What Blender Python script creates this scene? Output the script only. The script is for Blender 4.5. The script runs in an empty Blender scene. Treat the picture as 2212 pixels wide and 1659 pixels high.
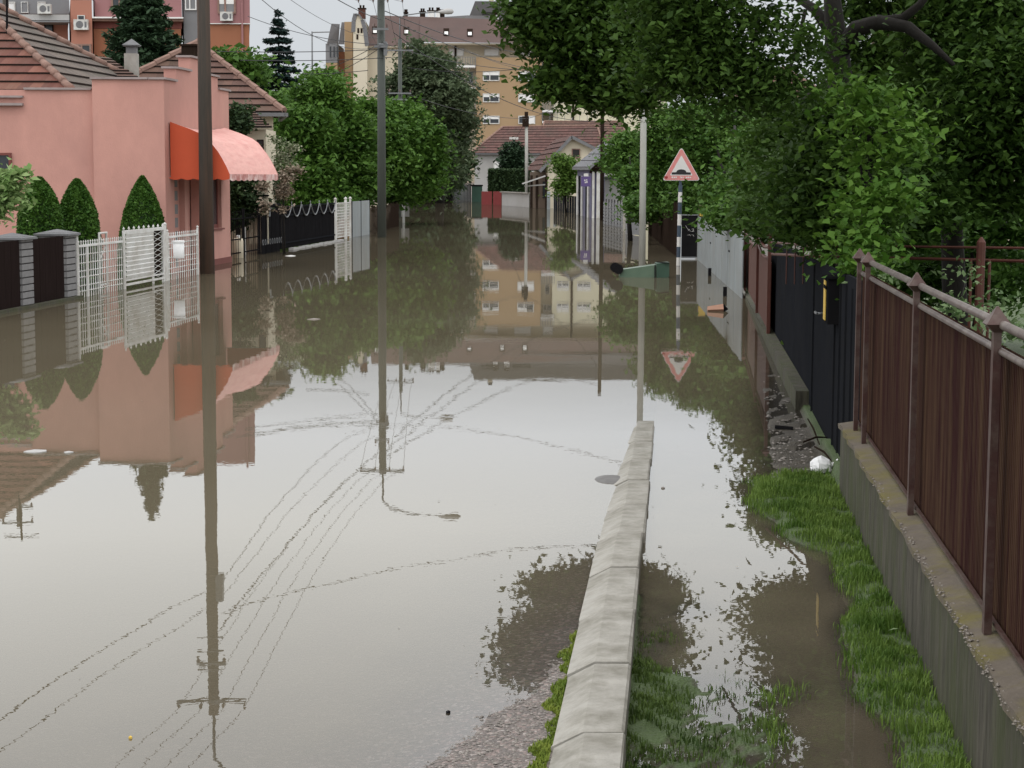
import bpy, math, random
import numpy as np
from mathutils import Matrix, Vector

# ------------------------------------------------------------------ camera, world, sun, exposure
random.seed(7)
rng = np.random.default_rng(11)
scene = bpy.context.scene
W0, H0, F0 = 2212.0, 1659.0, 3950.0          # measuring frame of the photograph
PITCH = math.atan(447.5 / F0)
ROLL = 0.004
CAMH = 2.0
cam_data = bpy.data.cameras.new('camera')
cam_data.sensor_width = 36.0
cam_data.lens = 36.0 * F0 / W0
cam_data.clip_end = 3000
cam_data.clip_start = 0.05
cam = bpy.data.objects.new('camera', cam_data)
scene.collection.objects.link(cam)
CM = Matrix.Rotation(math.pi / 2 - PITCH, 4, 'X') @ Matrix.Rotation(ROLL, 4, 'Z')
cam.matrix_world = Matrix.Translation((0, 0, CAMH)) @ CM
scene.camera = cam

SUN_EL, SUN_AZ = math.radians(58), math.radians(205)
world = bpy.data.worlds.new("World")
scene.world = world
world.use_nodes = True
nt = world.node_tree
nt.nodes.clear()
wo = nt.nodes.new('ShaderNodeOutputWorld')
bg = nt.nodes.new('ShaderNodeBackground')
sky = nt.nodes.new('ShaderNodeTexSky')
sky.sky_type = 'NISHITA'
sky.sun_disc = False
sky.sun_elevation = SUN_EL
sky.sun_rotation = SUN_AZ
sky.dust_density = 3
hs = nt.nodes.new('ShaderNodeHueSaturation'); hs.inputs['Saturation'].default_value = 0.35
tc = nt.nodes.new('ShaderNodeTexCoord')
sp = nt.nodes.new('ShaderNodeSeparateXYZ')
ramp = nt.nodes.new('ShaderNodeValToRGB')
ramp.color_ramp.elements[0].position = 0.0
ramp.color_ramp.elements[0].color = (0.335, 0.352, 0.37, 1)
ramp.color_ramp.elements[1].position = 1.0
ramp.color_ramp.elements[1].color = (0.80, 0.80, 0.81, 1)
for p_, c_ in ((0.095, (0.345, 0.362, 0.38)), (0.14, (0.78, 0.815, 0.86)), (0.19, (0.98, 1.0, 1.0)), (0.32, (0.92, 0.935, 0.95))):
    e = ramp.color_ramp.elements.new(p_); e.color = (*c_, 1)
cn = nt.nodes.new('ShaderNodeTexNoise'); cn.inputs['Scale'].default_value = 3.0; cn.inputs['Detail'].default_value = 3
cr = nt.nodes.new('ShaderNodeMapRange'); cr.inputs['To Min'].default_value = 18.6; cr.inputs['To Max'].default_value = 21.6
vm = nt.nodes.new('ShaderNodeVectorMath'); vm.operation = 'SCALE'
mx = nt.nodes.new('ShaderNodeMix'); mx.data_type = 'RGBA'; mx.inputs[0].default_value = 0.9
nt.links.new(tc.outputs['Generated'], sp.inputs[0])
nt.links.new(sp.outputs['Z'], ramp.inputs[0])
nt.links.new(tc.outputs['Generated'], cn.inputs['Vector'])
nt.links.new(cn.outputs['Fac'], cr.inputs['Value'])
nt.links.new(ramp.outputs['Color'], vm.inputs[0])
nt.links.new(cr.outputs['Result'], vm.inputs['Scale'])
nt.links.new(sky.outputs[0], hs.inputs['Color'])
nt.links.new(hs.outputs[0], mx.inputs[6])
nt.links.new(vm.outputs[0], mx.inputs[7])
nt.links.new(mx.outputs[2], bg.inputs['Color'])
bg.inputs['Strength'].default_value = 0.1
nt.links.new(bg.outputs[0], wo.inputs[0])

sd = bpy.data.lights.new('sun', 'SUN'); sd.energy = 0.6; sd.angle = math.radians(30); sd.color = (1.0, 0.97, 0.93)
so = bpy.data.objects.new('sun', sd); scene.collection.objects.link(so)
sdir = Vector((math.sin(SUN_AZ) * math.cos(SUN_EL), math.cos(SUN_AZ) * math.cos(SUN_EL), math.sin(SUN_EL)))
so.rotation_euler = sdir.to_track_quat('Z', 'Y').to_euler()
scene.view_settings.view_transform = 'Standard'
scene.view_settings.look = 'None'
scene.view_settings.exposure = 0.0
scene.view_settings.gamma = 1.0
scene.cycles.max_bounces = 6
scene.cycles.transparent_max_bounces = 8

# ------------------------------------------------------------------ picture -> place
S = 0.097                                     # street heading: x grows 0.097 m per metre of depth
def ray(px, py):
    d = CM.to_3x3() @ Vector(((px - W0 / 2) / F0, (H0 / 2 - py) / F0, -1))
    return d
def Wp(px, py, z=0.0):
    d = ray(px, py); t = (z - CAMH) / d.z
    return Vector((d.x * t, d.y * t, z))
def Dp(px, py, Y):
    d = ray(px, py); t = Y / d.y
    return Vector((d.x * t, Y, CAMH + d.z * t))
def Up(px, py, u):
    d = ray(px, py); t = u / (d.x - S * d.y)
    return Vector((d.x * t, d.y * t, CAMH + d.z * t))
def P(u, v, z):
    return Vector((u + S * v, v, z))
def vof(px, u, py=560): return Up(px, py, u).y

# ------------------------------------------------------------------ objects
COL = scene.collection
def tag(o, label=None, cat=None, group=None, kind=None):
    if label: o['label'] = label
    if cat: o['category'] = cat
    if group: o['group'] = group
    if kind: o['kind'] = kind
    return o
WOR = {}
def thing(name, label, cat, loc, group=None):
    o = bpy.data.objects.new(name, None)
    o.empty_display_size = 0.2
    COL.objects.link(o); o.location = loc
    WOR[o.name] = Vector(loc)
    return tag(o, label, cat, group)

class MB:
    def __init__(s): s.v = []; s.f = []; s.m = []; s.uv = {}
    def quad(s, a, b, c, d, mi=0, uv=None):
        n = len(s.v); s.v += [tuple(a), tuple(b), tuple(c), tuple(d)]; 
        if uv: s.uv[len(s.f)] = uv
        s.f.append((n, n + 1, n + 2, n + 3)); s.m.append(mi)
    def poly(s, pts, mi=0):
        n = len(s.v); s.v += [tuple(p) for p in pts]; s.f.append(tuple(range(n, n + len(pts)))); s.m.append(mi)
    def hexa(s, p, mi=0):           # 8 corners: bottom 0-3, top 4-7
        n = len(s.v); s.v += [tuple(q) for q in p]
        for f in ((3, 2, 1, 0), (4, 5, 6, 7), (0, 1, 5, 4), (1, 2, 6, 5), (2, 3, 7, 6), (3, 0, 4, 7)):
            s.f.append(tuple(n + i for i in f)); s.m.append(mi)
    def box(s, x0, x1, y0, y1, z0, z1, mi=0):
        s.hexa([(x0, y0, z0), (x1, y0, z0), (x1, y1, z0), (x0, y1, z0), (x0, y0, z1), (x1, y0, z1), (x1, y1, z1), (x0, y1, z1)], mi)
    def ub(s, u0, u1, v0, v1, z0, z1, mi=0, z1b=None, z0b=None):      # box along the street; z1b: top at v1 end
        zb = z1 if z1b is None else z1b; za = z0 if z0b is None else z0b
        s.hexa([P(u0, v0, z0), P(u1, v0, z0), P(u1, v1, za), P(u0, v1, za), P(u0, v0, z1), P(u1, v0, z1), P(u1, v1, zb), P(u0, v1, zb)], mi)
    def beam(s, a, b, w, h, mi=0, up=(0, 0, 1)):     # rectangular bar from a to b
        a = Vector(a); b = Vector(b); d = (b - a).normalized(); upv = Vector(up)
        if abs(d.dot(upv)) > 0.95: upv = Vector((0, 1, 0))
        sx = d.cross(upv).normalized() * w / 2; sz = sx.cross(d).normalized() * h / 2
        s.hexa([a - sx - sz, a + sx - sz, b + sx - sz, b - sx - sz, a - sx + sz, a + sx + sz, b + sx + sz, b - sx + sz], mi)
    def tube(s, pts, rs, n=8, mi=0, cap=True):
        pts = [Vector(p) for p in pts]
        if not hasattr(rs, '__len__'): rs = [rs] * len(pts)
        base = len(s.v); ref = None
        for i, p in enumerate(pts):
            d = (pts[min(i + 1, len(pts) - 1)] - pts[max(i - 1, 0)]).normalized()
            if ref is None:
                ref = Vector((1, 0, 0)) if abs(d.x) < 0.9 else Vector((0, 1, 0))
            a = (ref - d * ref.dot(d)).normalized(); b = d.cross(a); ref = a
            for k in range(n):
                t = 2 * math.pi * k / n
                s.v.append(tuple(p + (a * math.cos(t) + b * math.sin(t)) * rs[i]))
        for i in range(len(pts) - 1):
            for k in range(n):
                q = base + i * n; k2 = (k + 1) % n
                s.f.append((q + k, q + k2, q + n + k2, q + n + k)); s.m.append(mi)
        if cap:
            s.f.append(tuple(base + k for k in reversed(range(n)))); s.m.append(mi)
            q = base + (len(pts) - 1) * n
            s.f.append(tuple(q + k for k in range(n))); s.m.append(mi)
    def lathe(s, c, prof, n=14, mi=0):              # prof: list of (r, z) around vertical axis at c
        base = len(s.v); c = Vector(c)
        for r, z in prof:
            for k in range(n):
                t = 2 * math.pi * k / n
                s.v.append((c.x + r * math.cos(t), c.y + r * math.sin(t), c.z + z))
        for i in range(len(prof) - 1):
            for k in range(n):
                q = base + i * n; k2 = (k + 1) % n
                s.f.append((q + k, q + k2, q + n + k2, q + n + k)); s.m.append(mi)
        s.f.append(tuple(base + k for k in reversed(range(n)))); s.m.append(mi)
        q = base + (len(prof) - 1) * n
        s.f.append(tuple(q + k for k in range(n))); s.m.append(mi)
    def octa(s, c, r, rz=None, mi=0):
        c = Vector(c); rz = rz or r; n = len(s.v)
        s.v += [(c.x - r, c.y, c.z), (c.x, c.y - r, c.z), (c.x + r, c.y, c.z), (c.x, c.y + r, c.z), (c.x, c.y, c.z - rz), (c.x, c.y, c.z + rz)]
        for a, b in ((0, 1), (1, 2), (2, 3), (3, 0)):
            s.f += [(n + a, n + b, n + 5), (n + b, n + a, n + 4)]; s.m += [mi, mi]
    def courses(s, ea, eb, ta, tb, step=0.33, t=0.035, mi=0, mu=1):
        """tiled roof slope: eave ea-eb, top ta-tb, laid in overlapping courses; uv: metres along, course number"""
        ea, eb, ta, tb = map(Vector, (ea, eb, ta, tb))
        L = ((ta + tb) / 2 - (ea + eb) / 2).length; n = max(2, round(L / step))
        nrm = (eb - ea).cross((ta + tb) / 2 - ea).normalized()
        if nrm.z < 0: nrm = -nrm
        off = 0.0
        for i in range(n):
            f0, f1 = i / n, (i + 1) / n
            a0, b0, a1, b1 = ea.lerp(ta, f0), eb.lerp(tb, f0), ea.lerp(ta, f1), eb.lerp(tb, f1)
            w0 = (b0 - a0).length; w1 = (b1 - a1).length; w = (eb - ea).length
            l0 = (w - w0) / 2; l1 = (w - w1) / 2
            s.quad(a0 + nrm * t, b0 + nrm * t, b1, a1, mi, [(l0, i), (l0 + w0, i), (l1 + w1, i + .999), (l1, i + .999)])
            s.quad(a0 - nrm * t * .3, b0 - nrm * t * .3, b0 + nrm * t, a0 + nrm * t, mu)
    def build(s, name, mats, parent=None, smooth=False, origin=None):
        me = bpy.data.meshes.new(name)
        base = worg(parent) if parent is not None else Vector((0, 0, 0))
        if origin is None:
            org = base.copy()
        else:
            org = Vector(origin)
        v = np.array(s.v, dtype=float).reshape(-1, 3) - np.array(org)
        me.from_pydata(v.tolist(), [], s.f)
        if not isinstance(mats, (list, tuple)): mats = [mats]
        for m in mats: me.materials.append(m)
        if len(mats) > 1: me.polygons.foreach_set('material_index', [min(i, len(mats) - 1) for i in s.m])
        if s.uv:
            ul = me.uv_layers.new(name='UVMap')
            for fi, uv in s.uv.items():
                pl = me.polygons[fi]
                for k, li in enumerate(pl.loop_indices): ul.data[li].uv = uv[k]
        if smooth: me.polygons.foreach_set('use_smooth', [True] * len(me.polygons))
        me.update()
        o = bpy.data.objects.new(name, me); COL.objects.link(o)
        o.location = org - base
        if parent is not None: o.parent = parent
        WOR[o.name] = org
        return o
def worg(o): return WOR[o.name]

# ------------------------------------------------------------------ materials
def N(t, typ, **kw):
    n = t.nodes.new(typ)
    for k, v in kw.items(): setattr(n, k, v)
    return n
MATS = {}
def mat(name, col, rough=0.8, var=0.12, scale=3.0, bump=0.0, bscale=None, spec=0.3, metal=0.0, dirt=None, dirt_amt=0.3, dscale=0.8, stretch=None):
    if name in MATS: return MATS[name]
    m = bpy.data.materials.new(name); m.use_nodes = True; t = m.node_tree
    b = t.nodes['Principled BSDF']
    b.inputs['Roughness'].default_value = rough; b.inputs['Metallic'].default_value = metal
    b.inputs['Specular IOR Level'].default_value = spec
    tcn = N(t, 'ShaderNodeTexCoord'); mp = N(t, 'ShaderNodeMapping')
    t.links.new(tcn.outputs['Object'], mp.inputs[0])
    if stretch: mp.inputs['Scale'].default_value = stretch
    no = N(t, 'ShaderNodeTexNoise'); no.inputs['Scale'].default_value = scale; no.inputs['Detail'].default_value = 6; no.inputs['Roughness'].default_value = .65
    t.links.new(mp.outputs[0], no.inputs['Vector'])
    mr = N(t, 'ShaderNodeMapRange'); mr.inputs['From Min'].default_value = .25; mr.inputs['From Max'].default_value = .75
    mr.inputs['To Min'].default_value = 1 - var; mr.inputs['To Max'].default_value = 1 + var
    t.links.new(no.outputs['Fac'], mr.inputs['Value'])
    sc = N(t, 'ShaderNodeVectorMath', operation='SCALE')
    rgb = N(t, 'ShaderNodeRGB'); rgb.outputs[0].default_value = (*col, 1)
    t.links.new(rgb.outputs[0], sc.inputs[0]); t.links.new(mr.outputs[0], sc.inputs['Scale'])
    out = sc.outputs[0]
    if dirt:
        n2 = N(t, 'ShaderNodeTexNoise'); n2.inputs['Scale'].default_value = dscale; n2.inputs['Detail'].default_value = 8; n2.inputs['Roughness'].default_value = .7
        t.links.new(mp.outputs[0], n2.inputs['Vector'])
        m2 = N(t, 'ShaderNodeMapRange'); m2.inputs['From Min'].default_value = .42; m2.inputs['From Max'].default_value = .68; m2.inputs['To Max'].default_value = dirt_amt
        t.links.new(n2.outputs['Fac'], m2.inputs['Value'])
        mxx = N(t, 'ShaderNodeMix', data_type='RGBA'); mxx.inputs[7].default_value = (*dirt, 1)
        t.links.new(m2.outputs[0], mxx.inputs[0]); t.links.new(out, mxx.inputs[6]); out = mxx.outputs[2]
    t.links.new(out, b.inputs['Base Color'])
    if bump:
        n3 = N(t, 'ShaderNodeTexNoise'); n3.inputs['Scale'].default_value = bscale or scale * 6; n3.inputs['Detail'].default_value = 5
        t.links.new(mp.outputs[0], n3.inputs['Vector'])
        bp = N(t, 'ShaderNodeBump'); bp.inputs['Distance'].default_value = bump; bp.inputs['Strength'].default_value = .7
        t.links.new(n3.outputs['Fac'], bp.inputs['Height']); t.links.new(bp.outputs[0], b.inputs['Normal'])
    MATS[name] = m
    return m
def tile_mat(name, c1, c2, moss=(.10, .10, .05)):
    m = bpy.data.materials.new(name); m.use_nodes = True; t = m.node_tree; b = t.nodes['Principled BSDF']
    b.inputs['Roughness'].default_value = .85; b.inputs['Specular IOR Level'].default_value = .2
    uv = N(t, 'ShaderNodeUVMap'); mp = N(t, 'ShaderNodeMapping'); mp.inputs['Scale'].default_value = (4.2, 1, 1)
    t.links.new(uv.outputs[0], mp.inputs[0])
    fl = N(t, 'ShaderNodeVectorMath', operation='FLOOR'); t.links.new(mp.outputs[0], fl.inputs[0])
    wn = N(t, 'ShaderNodeTexWhiteNoise', noise_dimensions='2D'); t.links.new(fl.outputs[0], wn.inputs['Vector'])
    a = N(t, 'ShaderNodeMix', data_type='RGBA'); a.inputs[6].default_value = (*c1, 1); a.inputs[7].default_value = (*c2, 1)
    t.links.new(wn.outputs['Value'], a.inputs[0])
    tcn = N(t, 'ShaderNodeTexCoord'); no = N(t, 'ShaderNodeTexNoise'); no.inputs['Scale'].default_value = .9; no.inputs['Detail'].default_value = 8
    t.links.new(tcn.outputs['Object'], no.inputs['Vector'])
    mr = N(t, 'ShaderNodeMapRange'); mr.inputs['From Min'].default_value = .45; mr.inputs['From Max'].default_value = .7; mr.inputs['To Max'].default_value = .6
    t.links.new(no.outputs['Fac'], mr.inputs['Value'])
    c = N(t, 'ShaderNodeMix', data_type='RGBA'); c.inputs[7].default_value = (*moss, 1)
    t.links.new(a.outputs[2], c.inputs[6]); t.links.new(mr.outputs[0], c.inputs[0]); t.links.new(c.outputs[2], b.inputs['Base Color'])
    fr = N(t, 'ShaderNodeVectorMath', operation='FRACTION'); t.links.new(mp.outputs[0], fr.inputs[0])
    sx = N(t, 'ShaderNodeSeparateXYZ'); t.links.new(fr.outputs[0], sx.inputs[0])
    w = N(t, 'ShaderNodeMath', operation='PINGPONG'); w.inputs[1].default_value = .5; t.links.new(sx.outputs[0], w.inputs[0])
    bp = N(t, 'ShaderNodeBump'); bp.inputs['Distance'].default_value = .05; t.links.new(w.outputs[0], bp.inputs['Height']); t.links.new(bp.outputs[0], b.inputs['Normal'])
    return m
def leaf_mat(name, c1, c2, trans=.25, rough=.65):
    m = bpy.data.materials.new(name); m.use_nodes = True; t = m.node_tree; t.nodes.clear()
    o = N(t, 'ShaderNodeOutputMaterial'); b = N(t, 'ShaderNodeBsdfPrincipled'); b.inputs['Roughness'].default_value = rough; b.inputs['Specular IOR Level'].default_value = .2
    tr = N(t, 'ShaderNodeBsdfTranslucent'); ms = N(t, 'ShaderNodeMixShader'); ms.inputs[0].default_value = trans
    at = N(t, 'ShaderNodeAttribute', attribute_name='rnd')
    mxx = N(t, 'ShaderNodeMix', data_type='RGBA'); mxx.inputs[6].default_value = (*c1, 1); mxx.inputs[7].default_value = (*c2, 1)
    t.links.new(at.outputs['Fac'], mxx.inputs[0])
    t.links.new(mxx.outputs[2], b.inputs['Base Color']); t.links.new(mxx.outputs[2], tr.inputs['Color'])
    t.links.new(b.outputs[0], ms.inputs[1]); t.links.new(tr.outputs[0], ms.inputs[2]); t.links.new(ms.outputs[0], o.inputs[0])
    return m

m_pink = mat('pink_render', (.52, .275, .228), .9, .08, 1.6, .006, 40, dirt=(.36, .19, .165), dirt_amt=.5, dscale=.6, stretch=(1, 1, .6))
m_pinkcap = mat('grey_coping', (.30, .25, .24), .8, .2, 3)
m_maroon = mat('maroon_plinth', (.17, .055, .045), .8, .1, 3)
m_orange = mat('orange_canvas', (.50, .080, .032), .75, .05, 2)
m_awn = mat('faded_pink_canvas', (.72, .39, .34), .7, .08, 2.5, dirt=(.55, .2, .18), dirt_amt=.5, dscale=2, stretch=(1, 1, 5))
m_awnv = mat('faded_red_shaded_valance', (.44, .17, .15), .75, .1, 4, dirt=(.8, .7, .66), dirt_amt=.8, dscale=4)  # faded red, darkened so the colour carries the shade on the valance
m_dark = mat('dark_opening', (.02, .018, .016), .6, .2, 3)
m_glass = mat('dark_glass', (.03, .035, .04), .12, .1, 1, spec=.6)
m_winlight = mat('white_blind', (.72, .71, .69), .6, .06, 2)
m_white = mat('white_paint', (.62, .62, .60), .5, .15, 6, dirt=(.28, .24, .19), dirt_amt=.7, dscale=3)
m_cream = mat('cream_render', (.60, .54, .42), .9, .07, .8, dirt=(.35, .3, .22), dirt_amt=.4, dscale=.4)
m_greywall = mat('pale_grey_render', (.42, .41, .40), .9, .08, .5, dirt=(.25, .24, .22), dirt_amt=.4, dscale=.3)
m_conc = mat('concrete', (.34, .32, .29), .85, .2, 5, .004, 30, dirt=(.16, .15, .12), dirt_amt=.6, dscale=1.5)
m_curb = mat('kerb_concrete', (.335, .32, .285), .85, .16, 7, .004, 90, dirt=(.15, .14, .11), dirt_amt=.85, dscale=4.2)
m_plinth = mat('mossy_concrete', (.060, .054, .040), .9, .65, 16, .015, 30, dirt=(.040, .052, .012), dirt_amt=.9, dscale=3.2, stretch=(1, 1, .22))
m_ledge = mat('mossy_ledge', (.13, .108, .085), .9, .2, 9, .006, 40, dirt=(.15, .13, .025), dirt_amt=.9, dscale=2.4)
m_fpanel = mat('dark_brown_panel', (.020, .014, .013), .8, .2, 4, spec=0, stretch=(8, 8, .4))
m_brick = mat('grey_brick', (.19, .185, .185), .85, .18, 8)
m_mortar = mat('dark_mortar', (.05, .045, .045), .9, .1, 5)
m_cap = mat('dark_cap', (.15, .15, .155), .7, .15, 4)
m_black = mat('black_steel', (.013, .0125, .0135), .8, .2, 4, spec=0)
m_navy = mat('dark_navy_steel', (.017, .018, .021), .8, .15, 2, spec=0, dirt=(.022, .022, .022), dirt_amt=.5, dscale=3)
m_rustsheet = mat('maroon_sheet', (.034, .0140, .0130), .75, .3, 6, spec=.02, dirt=(.095, .060, .034), dirt_amt=.85, dscale=14, stretch=(1, 1, .06))
m_rust = mat('brown_red_pipe', (.055, .026, .022), .5, .3, 14, dirt=(.12, .095, .08), dirt_amt=.7, dscale=8)
m_rail = mat('wet_highlight_rail', (.075, .055, .048), .45, .3, 14, dirt=(.16, .135, .115), dirt_amt=.8, dscale=6)  # greyed colour and pale blotches stand in for wet highlights on the pipes
m_rustred = mat('red_oxide_steel', (.080, .025, .017), .6, .25, 8, dirt=(.08, .04, .03), dirt_amt=.5, dscale=5)
m_greysheet = mat('grey_sheet_steel', (.27, .30, .31), .5, .06, 1, dirt=(.17, .16, .14), dirt_amt=.5, dscale=1.6, stretch=(1, 1, .5))
m_poled = mat('weathered_wood_pole', (.062, .053, .045), .9, .3, 12, stretch=(1, 1, .06), dirt=(.12, .055, .03), dirt_amt=.6, dscale=3)
m_polec = mat('concrete_pole', (.40, .40, .37), .85, .15, 5, stretch=(1, 1, .2), dirt=(.22, .2, .16), dirt_amt=.5, dscale=2)
m_polem = mat('grey_metal_pole', (.062, .070, .062), .6, .15, 4, stretch=(1, 1, .1))
m_steel = mat('galvanised_steel', (.17, .175, .18), .45, .15, 5, metal=.3)
m_ins = mat('brown_insulator', (.10, .06, .05), .3, .1, 4)
m_wire = mat('cable', (.025, .025, .028), .6, .1, 4)
m_orangeb = mat('orange_brick_render', (.30, .125, .068), .9, .08, .4, dirt=(.25, .1, .06), dirt_amt=.4, dscale=.2)
m_purpleb = mat('dusty_pink_render', (.33, .165, .165), .9, .08, .4, dirt=(.24, .12, .12), dirt_amt=.4, dscale=.2)
m_salmonb = mat('salmon_render', (.38, .17, .12), .9, .08, .4)
m_greyb = mat('grey_render', (.20, .20, .205), .85, .1, .4)
m_tan = mat('tan_render', (.34, .235, .135), .9, .06, .15, dirt=(.36, .25, .15), dirt_amt=.5, dscale=.12)
m_beige = mat('beige_render', (.52, .46, .35), .9, .06, .15, dirt=(.38, .32, .24), dirt_amt=.5, dscale=.1)
m_yell = mat('pale_yellow_render', (.58, .54, .40), .9, .05, .15)
m_mans = mat('brown_sheet_roof', (.105, .068, .060), .8, .1, .3, dirt=(.075, .06, .055), dirt_amt=.6, dscale=.12)
m_mans2 = mat('grey_sheet_roof', (.10, .095, .095), .8, .1, .3)
m_slate = mat('slate_grey_roof', (.13, .13, .14), .8, .12, .6)
m_tred = tile_mat('red_tiles', (.215, .095, .070), (.125, .052, .042), (.10, .078, .055))
m_tfar = tile_mat('weathered_red_tiles', (.135, .070, .060), (.095, .050, .044), (.085, .065, .052))
m_tgrey = tile_mat('grey_brown_tiles', (.155, .125, .105), (.11, .09, .08), (.09, .085, .065))
m_tbrown = tile_mat('brown_red_tiles', (.15, .085, .066), (.10, .058, .048), (.085, .072, .050))
m_under = mat('tile_shadow_line', (.025, .018, .015), .9, .1, 3)  # near-black risers paint in the shadow line below each tile course
m_ridge = mat('ridge_tiles', (.24, .15, .12), .85, .25, 6)
m_wood = mat('dark_brown_wood', (.026, .018, .014), .9, .3, 5, spec=.0, stretch=(1, 1, .2))
m_greenbin = mat('green_plastic', (.075, .120, .080), .45, .08, 3, dirt=(.12, .16, .11), dirt_amt=.4, dscale=2)
m_signw = mat('sign_white', (.62, .60, .58), .4, .05, 5)
m_signr = mat('sign_faded_red', (.58, .20, .19), .45, .08, 8, dirt=(.62, .40, .38), dirt_amt=.4, dscale=5)
m_signb = mat('sign_black', (.02, .02, .022), .5, .1, 5)
m_spot = mat('sign_sticker_red', (.30, .03, .03), .5, .1, 5)
m_postblue = mat('post_blue_grey', (.05, .07, .10), .5, .2, 5)
m_purple = mat('purple_sign', (.10, .07, .19), .5, .08, 3)
m_bark = mat('bark', (.012, .010, .008), .95, .35, 9, .02, 20, stretch=(1, 1, .3))
m_yellow = mat('yellow_plate', (.62, .42, .08), .5, .08, 4)
m_bag = mat('white_plastic', (.72, .72, .72), .45, .05, 4)
m_card = mat('brown_cardboard', (.42, .24, .17), .85, .1, 5)
m_redgate = mat('red_gate_paint', (.20, .035, .035), .6, .12, 3)
m_stone = mat('grey_stone', (.16, .155, .15), .9, .2, 10)
m_stonel = mat('pale_pebble', (.22, .195, .17), .9, .2, 10)

# leaves
lm_over = leaf_mat('leaf_dark_green', (.027, .060, .010), (.070, .132, .021), .3)
lm_near = leaf_mat('leaf_shade_green', (.026, .058, .010), (.068, .130, .021), .3)
lm_sap = leaf_mat('leaf_sapling', (.045, .11, .012), (.105, .195, .028), .3)
lm_bush = leaf_mat('leaf_mid_green', (.040, .095, .016), (.095, .185, .032), .25)
lm_bright = leaf_mat('leaf_bright_green', (.065, .13, .02), (.12, .20, .04), .3)
lm_walnut = leaf_mat('leaf_walnut', (.042, .100, .015), (.105, .205, .033), .25)
lm_greyg = leaf_mat('leaf_grey_green', (.062, .095, .045), (.115, .150, .080), .25)
lm_dark = leaf_mat('leaf_deep_green', (.025, .048, .020), (.05, .085, .03), .15)
lm_spruce = leaf_mat('needle_blue_green', (.014, .034, .032), (.032, .066, .056), .05)
lm_conif = leaf_mat('needle_dark_green', (.020, .042, .020), (.04, .075, .035), .05)
lm_thuja = leaf_mat('thuja_green', (.026, .075, .008), (.062, .135, .018), .08)
lm_grass = leaf_mat('grass_blade', (.050, .108, .013), (.175, .26, .055), .3)
lm_wet = leaf_mat('drowned_grass', (.030, .060, .012), (.10, .15, .035), .25)
lm_flower = leaf_mat('wilted_blossom', (.12, .10, .06), (.42, .34, .27), .2)
lm_gplant = leaf_mat('leaf_dull_pale', (.06, .11, .035), (.20, .27, .13), .25)
lm_blos = leaf_mat('blossom_leaf', (.06, .11, .03), (.42, .42, .30), .2)
lm_pale = leaf_mat('leaf_pale_green', (.16, .27, .08), (.30, .40, .17), .3)

# ------------------------------------------------------------------ leaves
def rand_dirs(n):
    d = rng.normal(size=(n, 3)); d /= np.linalg.norm(d, axis=1)[:, None] + 1e-9
    return d
def leaf_mesh(name, cen, size, m, parent=None, origin=None, upb=.5, aspect=.55, droop=0.0, rnd=None):
    n = len(cen); nor = rand_dirs(n); nor[:, 2] = np.abs(nor[:, 2]) + upb; nor /= np.linalg.norm(nor, axis=1)[:, None]
    t = rand_dirs(n); t[:, 2] -= droop; t -= nor * np.sum(t * nor, 1)[:, None]; t /= np.linalg.norm(t, axis=1)[:, None] + 1e-9
    b = np.cross(nor, t)
    sz = (np.asarray(size) * rng.uniform(.45, 1.5, n))[:, None]
    p0 = cen - t * sz * .5; p2 = cen + t * sz * .5
    k = nor * sz * .10
    p1 = cen + b * sz * aspect * .5 - t * sz * .08 + k; p3 = cen - b * sz * aspect * .5 - t * sz * .08 + k
    v = np.stack([p0, p1, p2, p3], 1).reshape(-1, 3)
    org = Vector(origin) if origin is not None else (worg(parent) if parent is not None else Vector((0, 0, 0)))
    v = v - np.array(org)
    me = bpy.data.meshes.new(name)
    me.vertices.add(len(v)); me.vertices.foreach_set('co', v.ravel())
    idx = np.arange(n)[:, None] * 4
    tri = np.concatenate([idx + np.array([[0, 1, 2]]), idx + np.array([[0, 2, 3]])], 1).reshape(-1)
    me.loops.add(len(tri)); me.loops.foreach_set('vertex_index', tri.astype(np.int32))
    me.polygons.add(2 * n); me.polygons.foreach_set('loop_start', np.arange(0, 6 * n, 3, dtype=np.int32)); me.polygons.foreach_set('loop_total', np.full(2 * n, 3, dtype=np.int32))
    me.update(calc_edges=True)
    a = me.attributes.new('rnd', 'FLOAT', 'POINT')
    r = rng.uniform(0, 1, n) if rnd is None else rnd
    a.data.foreach_set('value', np.repeat(r, 4).astype(np.float32))
    me.materials.append(m)
    o = bpy.data.objects.new(name, me); COL.objects.link(o)
    base = worg(parent) if parent is not None else Vector((0, 0, 0))
    o.location = org - base
    if parent is not None: o.parent = parent
    WOR[o.name] = org
    return o
def blob_points(blobs, dens_clump=1.0, leaves_per=90, sig=.22, shell=.5):
    """blobs: (centre, (rx,ry,rz), n_clumps). Leaves gather in clumps -> gaps and light/dark masses"""
    out = []; rr = []
    for c, r, n in blobs:
        n = int(n * dens_clump)
        d = rand_dirs(n); rad = rng.uniform(0, 1, n) ** shell
        k1 = rng.normal(size=(3, 3)) * 2.6; ph = rng.uniform(0, 6.28, 3)
        rad = rad * (1 + .16 * np.sin(d @ k1.T * 1.6 + ph).sum(1)) * np.where(rng.uniform(size=n) < .10, rng.uniform(1.0, 1.28, n), 1)
        cc = np.array(c) + d * rad[:, None] * np.array(r)
        cs = sig * rng.uniform(.5, 1.5, n)
        for i in range(n):
            k = int(leaves_per * rng.uniform(.5, 1.4))
            g = rng.normal(size=(k, 3)) * cs[i] * np.array([1.15, 1.15, .6])
            out.append(cc[i] + g); rr.append(np.clip(rng.normal(.45 + rng.normal() * .22, .2, k), 0, 1))
    return np.concatenate(out), np.concatenate(rr)
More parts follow.
